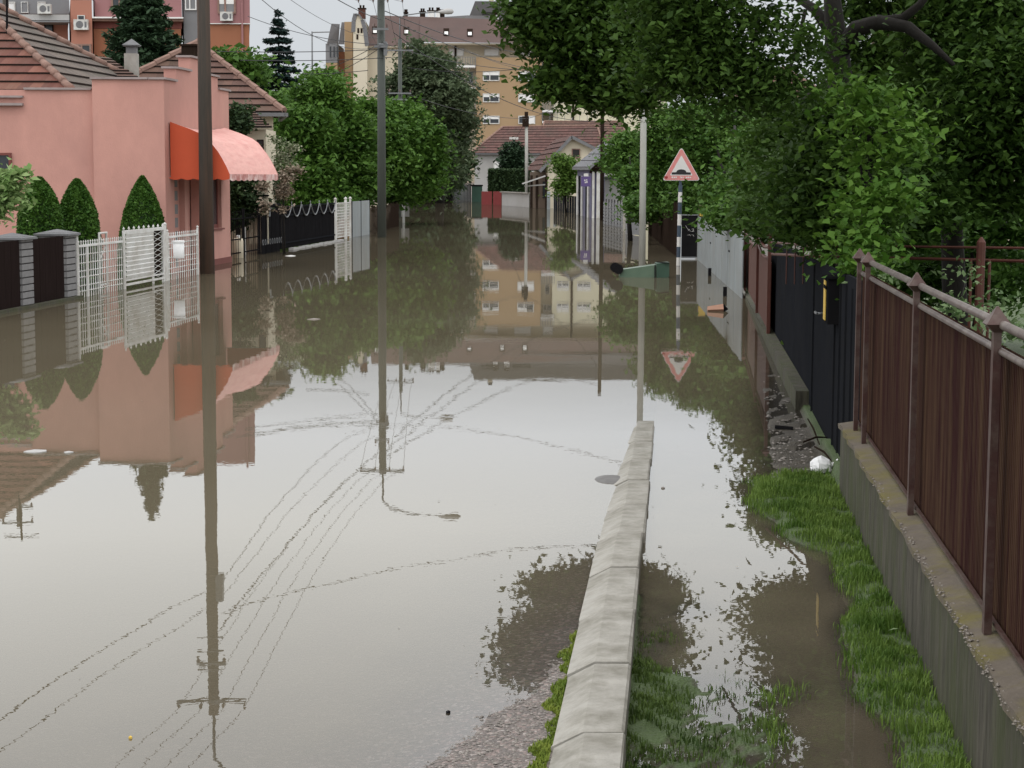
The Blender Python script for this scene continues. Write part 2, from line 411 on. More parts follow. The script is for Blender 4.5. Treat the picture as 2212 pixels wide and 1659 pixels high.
def pb(px, py, Y, rx, ry, n, rd=None):        # crown mass: where it is seen, how far off, size in picture units
    k = Y / F0
    return (tuple(Dp(px, py, Y)), (rx * k, (rd if rd else rx * k), ry * k), n)
def tree(name, label, blobs, m, leaf, base, top, tr=.16, limbs=6, leaves=90, sig=.25, group=None, shell=.5, upb=.5, cat='tree', droop=0, trunk=True, aspect=.55):
    base = Vector(base); top = Vector(top)
    t = thing(name, label, cat, base, group)
    pts, rr = blob_points(blobs, 1.0, leaves, sig, shell)
    if leaf == .10: leaf = .10 * np.clip(pts[:, 1] / 22, .6, 1)
    leaf_mesh('crown', pts, leaf, m, t, upb=upb, droop=droop, rnd=rr, aspect=aspect)
    if trunk:
        mb = MB(); mid = base.lerp(top, .5) + Vector((random.uniform(-.1, .1), random.uniform(-.1, .1), 0))
        mb.tube([base, base.lerp(mid, .5), mid, top], [tr * 1.2, tr, tr * .8, tr * .35], 9)
        for i in range(limbs):
            c, r, n = blobs[i % len(blobs)]
            s0 = base.lerp(top, random.uniform(.45, .95)); e0 = Vector(c) + Vector([random.uniform(-.6, .6) * q for q in r])
            m0 = s0.lerp(e0, .5) + Vector((0, 0, random.uniform(0, .15) * (e0 - s0).length))
            mb.tube([s0, m0, e0], [tr * .5, tr * .3, tr * .08], 6)
        mb.build('trunk', m_bark, t, smooth=True)
    return t

# ------------------------------------------------------------------ ground and water
def gz(u, v):
    return gz0(u, v)
def gz0(u, v):
    """height of the ground over the flood level"""
    n = (math.sin(u * 7.3 + v * 3.1) + math.sin(u * 13.7 - v * 5.3 + 1) + math.sin(u * 3.1 + v * 9.7 + 2)) / 3
    n2 = (math.sin(u * 31 + v * 17) + math.sin(u * 23 - v * 37 + .5)) / 2
    if v > 176: return .25 + min(1.0, (v - 176) * .02)
    off = .095 - .0075 * (v - 6) if v < 16 else .02
    u -= off
    if u < -.52:                      # road
        s = -.52 - u
        z = .021 * (7.75 - v) - (.09 * s if s < .9 else .081 + .012 * (s - .9)) + .006 * n + .003 * n2
        z = max(z, -.42)
        if u < -9.9: z = max(z, -.15)
        return z
    if u < -.30: return .021 * (7.9 - v) if u < -.45 else max(-.4, .013 * (14 - v) - .06)
    u += off
    if u < 1.0:                       # pavement strip
        base = -.035 + .012 * n
        if v > 12: base -= .020 * (v - 12)
        # turf along the wall
        edge = .74 + .05 * math.sin(v * 2.3) + .03 * math.sin(v * 6.1)
        if v > 9.6: edge -= .24 * min(1.6, v - 9.6)
        if v > 12: edge = .50 + .02 * (v - 12)
        w = min(1, max(0, (u - edge) / .22 + .5))
        hgt = .05 if v < 11.3 else max(.012, .05 - .04 * (v - 11.3)) - .0035 * max(0, v - 12) + .010 * n
        z = base * (1 - w) + (hgt + .012 * n2) * w
        # low turf by the kerb near the camera
        if v < 9.2:
            w2 = min(1, max(0, (.13 + .14 * n - u) / .2)) * min(1, (9.2 - v) / 1.0)
            w2 = max(w2, .85 * min(1, max(0, (.50 + .08 * n - u) / .2)) * min(1, max(0, (7.7 - v) / .8)))
            z = max(z, z * (1 - w2) + ((.004 if v < 7.2 else -.001) + (.006 if u < .05 else 0) + .009 * n2 + .008 * n + .006 * math.sin(u * 61 + v * 43)) * w2)
        if v > 7.2: 
            w3 = min(1, max(0, (v - 7.2) / .8)); z -= .025 * w3 * (1 - w)
        if v > 24: z = min(z, -.2)
        return max(z, -.42)
    if v > 45: return -.15
    return .10 + .02 * n if v < 13.5 else .05
def lin(a, b, st): return list(np.arange(a, b, st))
us = [-300, -200, -120, -80, -60, -45, -35, -28, -22, -16, -12, -10.5, -9.5, -8, -6, -5, -4, -3.4, -2.8] + lin(-2.4, -.56, .06) + [-.535, -.505, -.47, -.44, -.36, -.31, -.29] + lin(-.26, 1.02, .035) + [1.05, 1.1, 1.3, 1.8, 2.5, 4, 6, 9, 14, 20, 30, 45, 70, 110, 200, 300]
vs = [-60, -30, -10, 0, 2, 3.2] + lin(4, 13, .07) + lin(13, 24, .25) + [24, 25, 27, 30, 34, 38, 43, 50, 58, 67, 80, 95, 110, 130, 150, 165, 175.9, 177, 190, 230, 300, 420, 700]
def grid(name, zf, m):
    me = bpy.data.meshes.new(name); nu, nv = len(us), len(vs)
    V = []; dep = []; zn = []
    for v in vs:
        for u in us:
            g = gz(u, v); V.append((u + S * v, v, zf(u, v, g))); dep.append(g)
            if u < -.30: zn.append(0.0)
            elif u < 1.0: zn.append(1.0 if g > .0 and v < 12.2 else .5)
            else: zn.append(1.0)
    Fc = [(j * nu + i, j * nu + i + 1, (j + 1) * nu + i + 1, (j + 1) * nu + i) for j in range(nv - 1) for i in range(nu - 1)]
    me.from_pydata(V, [], Fc)
    me.attributes.new('level', 'FLOAT', 'POINT').data.foreach_set('value', np.array(dep, dtype=np.float32))
    me.attributes.new('zone', 'FLOAT', 'POINT').data.foreach_set('value', np.array(zn, dtype=np.float32))
    me.materials.append(m); me.polygons.foreach_set('use_smooth', [True] * len(me.polygons)); me.update()
    o = bpy.data.objects.new(name, me); COL.objects.link(o); WOR[o.name] = Vector((0, 0, 0)); return o

def ground_material():
    m = bpy.data.materials.new('ground_soil'); m.use_nodes = True; t = m.node_tree; b = t.nodes['Principled BSDF']
    b.inputs['Roughness'].default_value = .75
    tcn = N(t, 'ShaderNodeTexCoord'); zo = N(t, 'ShaderNodeAttribute', attribute_name='zone')
    # gravelly asphalt edge
    vo = N(t, 'ShaderNodeTexVoronoi'); vo.inputs['Scale'].default_value = 75; t.links.new(tcn.outputs['Object'], vo.inputs['Vector'])
    cr1 = N(t, 'ShaderNodeValToRGB'); el = cr1.color_ramp.elements
    el[0].color = (.095, .085, .075, 1); el[1].color = (.33, .295, .27, 1); el[1].position = 1
    for p_, c_ in ((.35, (.15, .125, .11, 1)), (.6, (.13, .115, .105, 1)), (.85, (.24, .18, .16, 1))):
        q = cr1.color_ramp.elements.new(p_); q.color = c_
    sp2 = N(t, 'ShaderNodeSeparateColor'); t.links.new(vo.outputs['Color'], sp2.inputs[0]); t.links.new(sp2.outputs[0], cr1.inputs[0])
    no = N(t, 'ShaderNodeTexNoise'); no.inputs['Scale'].default_value = 4; no.inputs['Detail'].default_value = 9; no.inputs['Roughness'].default_value = .7
    t.links.new(tcn.outputs['Object'], no.inputs['Vector'])
    mud = N(t, 'ShaderNodeValToRGB'); mud.color_ramp.elements[0].color = (.026, .021, .014, 1); mud.color_ramp.elements[1].color = (.085, .070, .050, 1)
    mud.color_ramp.elements[0].position = .3; mud.color_ramp.elements[1].position = .75
    t.links.new(no.outputs['Fac'], mud.inputs[0])
    lawn = N(t, 'ShaderNodeValToRGB'); lawn.color_ramp.elements[0].color = (.028, .045, .012, 1); lawn.color_ramp.elements[1].color = (.075, .12, .03, 1)
    t.links.new(no.outputs['Fac'], lawn.inputs[0])
    a = N(t, 'ShaderNodeMix', data_type='RGBA'); c = N(t, 'ShaderNodeMix', data_type='RGBA')
    r1 = N(t, 'ShaderNodeMapRange'); r1.inputs['From Max'].default_value = .5
    r2 = N(t, 'ShaderNodeMapRange'); r2.inputs['From Min'].default_value = .5
    t.links.new(zo.outputs['Fac'], r1.inputs['Value']); t.links.new(zo.outputs['Fac'], r2.inputs['Value'])
    t.links.new(r1.outputs[0], a.inputs[0]); t.links.new(cr1.outputs[0], a.inputs[6]); t.links.new(mud.outputs[0], a.inputs[7])
    t.links.new(r2.outputs[0], c.inputs[0]); t.links.new(a.outputs[2], c.inputs[6]); t.links.new(lawn.outputs[0], c.inputs[7])
    t.links.new(c.outputs[2], b.inputs['Base Color'])
    ad = N(t, 'ShaderNodeMath', operation='MULTIPLY_ADD'); ad.inputs[1].default_value = -.6; t.links.new(vo.outputs['Distance'], ad.inputs[0]); t.links.new(no.outputs['Fac'], ad.inputs[2])
    bp = N(t, 'ShaderNodeBump'); bp.inputs['Distance'].default_value = .015; t.links.new(ad.outputs[0], bp.inputs['Height']); t.links.new(bp.outputs[0], b.inputs['Normal'])
    return m
def water_material():
    m = bpy.data.materials.new('flood_water'); m.use_nodes = True; t = m.node_tree; t.nodes.clear()
    o = N(t, 'ShaderNodeOutputMaterial')
    df = N(t, 'ShaderNodeBsdfDiffuse'); tr = N(t, 'ShaderNodeBsdfTransparent'); gl = N(t, 'ShaderNodeBsdfGlossy'); gl.inputs['Roughness'].default_value = .0
    tcn = N(t, 'ShaderNodeTexCoord')
    n0 = N(t, 'ShaderNodeTexNoise'); n0.inputs['Scale'].default_value = .18; n0.inputs['Detail'].default_value = 5; t.links.new(tcn.outputs['Object'], n0.inputs['Vector'])
    cr2 = N(t, 'ShaderNodeValToRGB'); cr2.color_ramp.elements[0].color = (.132, .111, .072, 1); cr2.color_ramp.elements[1].color = (.156, .134, .092, 1)
    cr2.color_ramp.elements[0].position = .3; cr2.color_ramp.elements[1].position = .7
    t.links.new(n0.outputs['Fac'], cr2.inputs[0]); t.links.new(cr2.outputs[0], df.inputs['Color'])
    # murk: how much of the bed shows through shallow water
    at = N(t, 'ShaderNodeAttribute', attribute_name='level')
    k = N(t, 'ShaderNodeMath', operation='MULTIPLY'); k.inputs[1].default_value = 17; t.links.new(at.outputs['Fac'], k.inputs[0])
    ex = N(t, 'ShaderNodeMath', operation='EXPONENT'); t.links.new(k.outputs[0], ex.inputs[0])
    mn = N(t, 'ShaderNodeMath', operation='MINIMUM'); mn.inputs[1].default_value = .92; t.links.new(ex.outputs[0], mn.inputs[0])
    m1 = N(t, 'ShaderNodeMixShader'); t.links.new(mn.outputs[0], m1.inputs[0]); t.links.new(df.outputs[0], m1.inputs[1]); t.links.new(tr.outputs[0], m1.inputs[2])
    # ripples
    def nz(sx, sy, sc, det=2):
        mp = N(t, 'ShaderNodeMapping'); mp.inputs['Scale'].default_value = (sx, sy, 1); t.links.new(tcn.outputs['Object'], mp.inputs[0])
        n = N(t, 'ShaderNodeTexNoise'); n.inputs['Scale'].default_value = sc; n.inputs['Detail'].default_value = det; t.links.new(mp.outputs[0], n.inputs['Vector']); return n
    nd = nz(1, 1, 21, 1); na = nz(1, .8, 1.1); nb = nz(1, 1, 6.5, 2); nc = nz(.12, .12, 1.0, 3)
    pr = N(t, 'ShaderNodeMapRange'); pr.inputs['From Min'].default_value = .52; pr.inputs['From Max'].default_value = .72; pr.inputs['To Min'].default_value = .05; pr.inputs['To Max'].default_value = .22
    t.links.new(nc.outputs['Fac'], pr.inputs['Value'])
    mu = N(t, 'ShaderNodeMath', operation='MULTIPLY'); t.links.new(nb.outputs['Fac'], mu.inputs[0]); t.links.new(pr.outputs[0], mu.inputs[1])
    su = N(t, 'ShaderNodeMath', operation='ADD'); w1 = N(t, 'ShaderNodeMath', operation='MULTIPLY_ADD'); w1.inputs[1].default_value = .5; t.links.new(na.outputs['Fac'], w1.inputs[0]); t.links.new(mu.outputs[0], w1.inputs[2])
    w2 = N(t, 'ShaderNodeMath', operation='MULTIPLY'); w2.inputs[1].default_value = .028; t.links.new(nd.outputs['Fac'], w2.inputs[0])
    t.links.new(w1.outputs[0], su.inputs[0]); t.links.new(w2.outputs[0], su.inputs[1])
    bp = N(t, 'ShaderNodeBump'); bp.inputs['Distance'].default_value = .0016; bp.inputs['Strength'].default_value = 1; t.links.new(su.outputs[0], bp.inputs['Height'])
    fr = N(t, 'ShaderNodeFresnel'); fr.inputs['IOR'].default_value = 1.36
    t.links.new(bp.outputs[0], gl.inputs['Normal']); t.links.new(bp.outputs[0], fr.inputs['Normal'])
    m2 = N(t, 'ShaderNodeMixShader'); t.links.new(fr.outputs[0], m2.inputs[0]); t.links.new(m1.outputs[0], m2.inputs[1]); t.links.new(gl.outputs[0], m2.inputs[2])
    t.links.new(m2.outputs[0], o.inputs[0]); return m
tag(grid('ground', lambda u, v, g: g, ground_material()), kind='structure')
tag(grid('flood_water', lambda u, v, g: 0.0, water_material()), kind='structure')

# ------------------------------------------------------------------ kerb
def kerb():
    ys = [1780, 1586, 1424, 1302, 1207, 1136, 1067, 1015, 970]
    vj = [Wp(1300, y, .1).y for y in ys]
    st = (vj[8] - vj[1]) / 7
    vv = [vj[1] + st * (i - 3) for i in range(0, 40)]
    for i in range(len(vv) - 1):
        a, b = vv[i] + .013, vv[i + 1] - .013
        ms = (a + b) / 2
        if ms < 3.5 or ms > 45: continue
        z = .0125 * (15.2 - ms) + random.uniform(-.004, .004); j = random.uniform(-.010, .010)
        mb = MB(); tl = .0133 * (b - a) / 2
        prof = [(-.545, -.14), (-.545, -.055), (-.435, .0), (-.305, .0), (-.295, -.008), (-.295, -.14)]
        n0 = len(mb.v)
        for vv_, zz in ((a, z + tl), (a + .012, z + tl + .006), (b - .012, z - tl + .006), (b, z - tl)):
            for u_, dz in prof: mb.v.append(tuple(P(u_ + random.uniform(-.004, .004) + j + .095 - .0075 * (vv_ - 6), vv_, zz + dz - .006)))
        np_ = len(prof)
        for s in range(3):
            for k in range(np_ - 1):
                q = n0 + s * np_ + k; mb.f.append((q, q + 1, q + np_ + 1, q + np_)); mb.m.append(0)
        mb.f.append(tuple(n0 + k for k in range(np_))); mb.m.append(0)
        mb.f.append(tuple(n0 + 3 * np_ + k for k in reversed(range(np_)))); mb.m.append(0)
        o = mb.build('kerb_stone', m_curb, origin=P(-.42, ms, -.1))
        vis = ms < 15.5
        k = i
        ords = ['first', 'second', 'third', 'fourth', 'fifth', 'sixth', 'seventh', 'eighth', 'ninth', 'tenth', 'eleventh', 'twelfth']
        yield o, ms
kl = list(kerb())
kv = [(o, m) for o, m in kl if 5.2 < m < 15.2]
ordn = ['nearest', 'second nearest', 'third nearest', 'fourth nearest', 'fifth nearest', 'sixth nearest', 'seventh nearest', 'eighth nearest', 'ninth nearest', 'tenth nearest', 'eleventh nearest', 'twelfth nearest', 'thirteenth nearest']
i = 0
for o, ms in kl:
    if ms < 5.3: bpy.data.objects.remove(o); continue
    if ms > 16: bpy.data.objects.remove(o); continue
    tag(o, 'pale concrete kerb stone beside the puddle, %s to the viewer' % (ordn[i] if i < len(ordn) else 'farthest'), 'kerb stone', 'kerb stones rising out of the water'); i += 1

# ------------------------------------------------------------------ right wall and fence
def right_wall():
    t = thing('garden_wall', 'long low mossy concrete wall under the brown fence, nearest on the right', 'wall', P(1.05, 8, 0))
    mb = MB()
    vsx = lin(3.2, 11.3, .3) + [11.3]
    for a, b in zip(vsx[:-1], vsx[1:]):
        mb.ub(.955, 1.20, a, b, -.3, .455)
    mb.build('wall_body', m_plinth, t)
    mb = MB()
    nn = 60; v0, v1 = 3.2, 11.32
    rows = []
    for i in range(nn + 1):
        v = v0 + (v1 - v0) * i / nn; e = random.uniform(-.012, .008)
        rows.append([P(.948 + e, v, .45), P(.945 + e, v, .485 + random.uniform(-.008, .004)), P(1.05, v, .495), P(1.21, v, .495), P(1.21, v, .45)])
    for i in range(nn):
        for k in range(4): mb.quad(rows[i][k], rows[i][k + 1], rows[i + 1][k + 1], rows[i + 1][k])
    mb.poly(rows[-1]); mb.poly(rows[0][::-1])
    mb.build('coping', m_ledge, t)
    mb = MB()
    for i in range(900):
        v = random.uniform(4.5, 9.8); 
        if random.random() > .35 + .6 * (9.8 - v) / 5: continue
        r = random.uniform(.003, .009)
        mb.octa(P(.948 + random.uniform(-.012, .02) ** 1, v, .48 + random.uniform(-.02, .008)), r, r * .7)
    mb.build('crumbling_edge', m_stonel, t)
right_wall()

def spear_post(mb, u, v, z0, z1, w=.05, d=.02, th=.09):
    mb.ub(u - d / 2, u + d / 2, v - w / 2, v + w / 2, z0, z1 - .085)
    a = z1 - .085
    n = len(mb.v)
    prof = [(w * .5, 0), (w * 1.05, .028), (w * .5, .058), (.004, .085)]
    for q in range(len(prof) - 1):
        w0, h0 = prof[q]; w1, h1 = prof[q + 1]; e0, e1 = max(d / 2, w0 * .85) if q else d / 2, w1 * .85
        mb.hexa([P(u - e0, v - w0, a + h0), P(u + e0, v - w0, a + h0), P(u + e0, v + w0, a + h0), P(u - e0, v + w0, a + h0),
                 P(u - e1, v - w1, a + h1), P(u + e1, v - w1, a + h1), P(u + e1, v + w1, a + h1), P(u - e1, v + w1, a + h1)])
def near_fence():
    t = thing('sheet_metal_fence', 'long maroon ribbed sheet fence with spear topped posts and pipe rails, on the mossy wall', 'fence', P(1.04, 8, .49))
    posts = [vof(1857, 1.01, 560), vof(1872, 1.01, 700), vof(1975, 1.01, 800), vof(2147, 1.01, 900), vof(2147, 1.01, 900) - 2.15]
    for v in posts[0:]:
        mb = MB(); spear_post(mb, 1.01, v, .49, 1.585, .046, .026); mb.build('post', m_rust, t)
    for z, r, nm in ((1.525, .0155, 'top_rail'), (1.437, .0125, 'lower_rail')):
        mb = MB(); mb.tube([P(1.025, 3.2, z), P(1.025, 11.0, z)], r, 10); mb.build(nm, m_rail, t, smooth=True)
    mb = MB(); mb.ub(1.032, 1.045, 3.2, 11.15, .515, .527); mb.build('bottom_rail', m_rust, t)
    mb = MB(); v = 3.2; 
    while v < 11.15:
        mb.quad(P(1.055, v, .50), P(1.055, v + .016, .50), P(1.055, v + .016, 1.44), P(1.055, v, 1.44))
        mb.quad(P(1.055, v + .016, .50), P(1.063, v + .02, .50), P(1.063, v + .02, 1.44), P(1.055, v + .016, 1.44))
        mb.quad(P(1.063, v + .02, .50), P(1.063, v + .028, .50), P(1.063, v + .028, 1.44), P(1.063, v + .02, 1.44))
        mb.quad(P(1.063, v + .028, .50), P(1.055, v + .032, .50), P(1.055, v + .032, 1.44), P(1.063, v + .028, 1.44))
        v += .032
    mb.build('ribbed_sheet', m_rustsheet, t)
near_fence()

def dark_gate():
    v0, v1, v2 = 11.2, vof(1760, 1.05, 700), vof(1662, 1.05, 640)
    t = thing('steel_gate', 'dark blue black sheet steel gate and panels with a letter box', 'gate', P(1.05, 16, 0))
    mb = MB(); mb.ub(1.045, 1.065, v0, v1 - .03, .02, 1.375, z1b=1.32); mb.build('gate_leaf', m_navy, t)
    for k in range(3):
        a = v1 + (v2 - v1) * k / 3; b = v1 + (v2 - v1) * (k + 1) / 3
        mb = MB(); mb.ub(1.045, 1.062, a, b - .02, .06, 1.32 - .045 * k, z1b=1.32 - .045 * (k + 1)); mb.build('steel_panel', m_navy, t)
    for v in [v0 + .02, v0 + .45, v0 + .9, v0 + 1.35, v0 + 1.8, v1 + .02]:
        mb = MB(); mb.ub(1.032, 1.045, v, v + .03, .02, 1.30); mb.build('stiffener', m_navy, t)
    hv = vof(1768, 1.0, 677); hz = Up(1768, 677, 1.0).z
    mb = MB(); mb.tube([P(1.045, hv, hz), P(.985, hv, hz)], .010, 8); mb.tube([P(.985, hv - .01, hz), P(.985, hv + .13, hz)], .011, 8); h = mb.build('handle', m_steel, t, smooth=True)
    b = thing('letter_box', 'black letter box with a yellow front hanging on the dark gate', 'letter box', P(1.0, 12.9, .98))
    mb = MB(); mb.ub(.965, 1.043, 12.72, 13.08, .985, 1.30); mb.build('box_body', m_black, b)
    mb = MB(); mb.ub(.957, .964, 12.90, 13.06, 1.0, 1.28); mb.build('front_plate', m_yellow, b)
    mb = MB(); mb.ub(.953, .9565, 12.80, 13.0, 1.225, 1.25); mb.build('slot', m_black, b)
    mb = MB(); mb.ub(.945, 1.043, 12.70, 13.10, 1.302, 1.315); mb.build('lid', m_black, b)
    # foundation under the panels
    f = MB(); f.ub(.93, 1.10, 15.7, 31, -.4, .17, z1b=.05)
    f.build('foundation', m_plinth, origin=P(1, 20, 0))
    tag(bpy.data.objects['foundation'], 'narrow grey concrete footing below the dark steel panels', 'footing')
dark_gate()

def red_fence():
    t = thing('red_oxide_fence', 'red oxide steel fence with curved top bars between grey sheets and the dark panels', 'fence', P(.93, 27, .1))
    xs = [(1610, 490), (1637, 488), (1662, 500)]
    vp = []
    for x, y in xs:
        v = vof(x, .96, 560); vp.append(v); z = Up(x, y, .96).z
        mb = MB(); spear_post(mb, .96, v, .05, z + .03, .07, .04); mb.build('post', m_rustred, t)
    zt = 1.13
    for z in (zt + .0, zt - .13):
        mb = MB()
        for a, b in zip(vp[:-1], vp[1:]):
            pts = [P(.97, a + (b - a) * k / 8, z + .08 * (abs(k / 4 - 1) ** 2) - .02) for k in range(9)]
            mb.tube(pts, .02, 6)
        mb.build('curved_rail', m_rustred, t)
    mb = MB(); mb.ub(.975, .99, vof(1662, .96) , vof(1603, .96), .12, .98); mb.build('sheet', m_rustred, t)
red_fence()

def grey_fence():
    A = Wp(1604, 645); B = Wp(1507, 560)
    t = thing('grey_sheet_fence', 'pale grey sheet steel fence standing in the water beyond the red fence', 'fence', (A + B) / 2)
    n = 8
    for k in range(n):
        a = A.lerp(B, k / n); b = A.lerp(B, (k + 1) / n - .004)
        mb = MB(); h = 1.05 + .012 * math.sin(k * 2.1); z0 = .02 if k not in (1, 2) else .0
        nrm = Vector((-(B - A).y, (B - A).x, 0)).normalized() * .015
        mb.hexa([(a.x, a.y, -.3), (b.x, b.y, -.3), (b.x + nrm.x, b.y + nrm.y, -.3), (a.x + nrm.x, a.y + nrm.y, -.3),
                 (a.x, a.y, h), (b.x, b.y, h - .01), (b.x + nrm.x, b.y + nrm.y, h - .01), (a.x + nrm.x, a.y + nrm.y, h)])
        mb.build('sheet', m_greysheet, t)
    d = (B - A).normalized()
    for (x, y0, y1) in ((1533, 580, 628), (1566, 624, 664)):
        p = Wp(x, y0 + 16); 
        mb = MB(); mb.box(p.x - .03, p.x + .03, p.y - .03, p.y + .03, -.2, .16); mb.build('bracket', m_black, t)
    for (x, y) in ((1524, 760 / 3.1875 * 1.4756 + 0),): pass
    # small slots cut in the sheet
    for fx, z in ((.22, .66), (.62, .60)):
        p = A.lerp(B, fx); nn = Vector((-d.y, d.x, 0)); 
        if nn.x > 0: nn = -nn
        q = p + nn * .012
        mb = MB(); mb.beam(q + Vector((0, 0, z)) - d * .18, q + Vector((0, 0, z)) + d * .18, .012, .035); mb.build('latch_slot', m_black, t)
    y = Dp(1519, 456, 44)
    b = thing('yellow_box', 'small yellow meter box above the far end of the grey sheets', 'box', (y.x, y.y, y.z - .12))
    mb = MB(); mb.box(y.x - .085, y.x + .085, y.y, y.y + .08, y.z - .12, y.z + .11); mb.build('box_body', m_yellow, b)
    mb = MB(); mb.box(y.x - .1, y.x + .1, y.y - .015, y.y + .095, y.z + .111, y.z + .135); mb.box(y.x - .1, y.x - .086, y.y - .01, y.y + .08, y.z - .12, y.z + .11); mb.build('lid', m_ledge, b)
    mb = MB(); mb.box(y.x - .02, y.x + .02, y.y + .03, y.y + .06, -.2, y.z - .121); mb.build('stand', m_steel, b)
grey_fence()

def black_door():
    a = Dp(1473, 463, 45.3); b = Dp(1507, 463, 45.3)
    t = thing('black_sheet_door', 'black steel garden door with white scribbles next to the grey sheets', 'door', ((a.x + b.x) / 2, a.y, 0))
    mb = MB(); mb.box(a.x, b.x, a.y, a.y + .03, .05, a.z - .03); mb.build('door_leaf', m_black, t)
    mb = MB(); mb.box(a.x - .02, b.x + .02, a.y - .02, a.y + .05, a.z - .029, a.z); mb.box(a.x, b.x, a.y - .02, a.y + .05, .02, .045); mb.build('frame', m_steel, t)
    mb = MB()
    def st(pts):
        for p, q in zip(pts[:-1], pts[1:]):
            P0 = Dp(p[0], p[1], a.y - .004); P1 = Dp(q[0], q[1], a.y - .004); mb.beam(P0, P1, .006, .009, up=(0, 1, 0))
    st([(1481, 487), (1485, 494), (1488, 496)]); st([(1486, 499), (1489, 495), (1491, 500)]); st([(1494, 495), (1498, 494), (1498, 498), (1494, 500), (1499, 500)])
    st([(1485, 508), (1490, 507), (1492, 510)]); st([(1494, 507), (1498, 508), (1499, 511)])
    mb.build('scribble', m_signw, t)
    # dark plank fence running on from it
    A = Vector((a.x - .02, 46.2, 0)); B = Dp(1400, 500, 66); B.z = 0
    f = thing('plank_fence', 'dark weathered plank fence in the shade beyond the black door', 'fence', (A + B) / 2)
    mb = MB(); n = 60
    for k in range(n):
        p = A.lerp(B, k / n); q = A.lerp(B, (k + .9) / n); h = 1.35 + random.uniform(-.04, .04)
        mb.hexa([(p.x, p.y, -.3), (q.x, q.y, -.3), (q.x + .02, q.y, -.3), (p.x + .02, p.y, -.3), (p.x, p.y, h), (q.x, q.y, h), (q.x + .02, q.y, h), (p.x + .02, p.y, h)])
    mb.build('planks', m_wood, f)
    mb = MB()
    for z in (.35, 1.1): mb.beam((A.x + .04, A.y, z), (B.x + .04, B.y, z), .03, .06)
    mb.build('rails', m_wood, f)
black_door()

# ------------------------------------------------------------------ warning sign
def sign():
    b = Wp(1465, 574.5)
    t = thing('warning_sign', 'triangular red bordered speed bump sign on a blue and white post', 'road sign', (b.x, b.y, 0))
    top = Dp(1472, 317, b.y - .05); bl = Dp(1430, 390, b.y - .05); br = Dp(1513, 390, b.y - .05)
    tp = Dp(1470, 393, b.y)
    # post in painted bands
    ys = [400, 415, 437, 463, 487, 512, 533, 556, 574, 640]
    Z = [Dp(1467, y, b.y).z for y in ys]
    for k in range(len(Z) - 1):
        mb = MB(); lean = lambda z: Vector((b.x + (tp.x - b.x) * z / tp.z, b.y, z))
        mb.tube([lean(Z[k + 1]), lean(Z[k])], .045, 12); o = mb.build('post_band', m_signw if k % 2 == 1 else m_postblue, t, smooth=False)
    mb = MB(); mb.tube([lean(Z[0]), lean(top.z - .15)], .03, 10); mb.build('post_top', m_postblue, t)
    def tri(scale, y, z_off=0, r=.05):
        c = (top + bl + br) / 3; pts = []
        cs = [c + (p - c) * scale for p in (top, br, bl)]
        for i in range(3):
            p = cs[i]; a = (cs[i - 1] - p).normalized(); d = (cs[(i + 1) % 3] - p).normalized(); rr = r * 1.7
            for k in range(5):
                s = k / 4; q = (p + a * rr) * (1 - s) ** 2 + p * 2 * s * (1 - s) + (p + d * rr) * s * s
                pts.append((q.x, y, q.z + z_off))
        return pts
    def plate(pts, y, th, m, name):
        mb = MB(); f = [(p[0], y, p[2]) for p in pts]; k = [(p[0], y + th, p[2]) for p in pts]
        mb.poly(f[::-1]); mb.poly(k)
        for i in range(len(f)): j = (i + 1) % len(f); mb.quad(f[i], f[j], k[j], k[i])
        return mb.build(name, m, t)
    y0 = b.y - .06
    plate(tri(1.0, y0), y0, .008, m_signw, 'sign_plate')
    plate(tri(.955, y0), y0 - .003, .0025, m_signr, 'red_border')
    ci = tri(.60, y0, .012, .02)
    plate(ci, y0 - .006, .0025, m_signw, 'sign_face')
    c = (top + bl + br) / 3; w = (br - bl).length
    zb = bl.z + .135; pts = [(c.x - .25 * w, 0, zb), (c.x + .25 * w, 0, zb), (c.x + .25 * w, 0, zb + .05), (c.x + .145 * w, 0, zb + .055)]
    for k in range(9):
        s = math.pi * k / 8; pts.append((c.x + .13 * w * math.cos(s), 0, zb + .055 + .065 * math.sin(s)))
    pts += [(c.x - .145 * w, 0, zb + .055), (c.x - .25 * w, 0, zb + .05)]
    plate([p for p in pts][::-1], y0 - .009, .0025, m_signb, 'bump_symbol')
    # worn lettering along the bottom border
    zz = bl.z + .055
    for k, (dx, ww, h) in enumerate([(-.20, .035, .035), (-.155, .03, .035), (-.115, .03, .035), (-.02, .012, .04), (.01, .03, .03), (.045, .012, .035), (.12, .04, .03), (.165, .03, .035), (.205, .03, .03)]):
        mb = MB(); mb.box(c.x + dx - ww / 2, c.x + dx + ww / 2, y0 - .0075, y0 - .0045, zz, zz + h); mb.build('worn_letter', m_signw, t)
    mb = MB(); mb.lathe((0, 0, 0), [(.02, 0), (.045, .001), (.03, .002)], 9)
    mb = MB(); q = [(c.x - .345 + .045 * math.cos(a), 0, zz + .018 + .03 * math.sin(a) * (1 + .2 * math.sin(3 * a))) for a in [2 * math.pi * k / 9 for k in range(9)]]
    plate(q[::-1], y0 - .009, .0025, m_spot, 'red_blot')
sign()

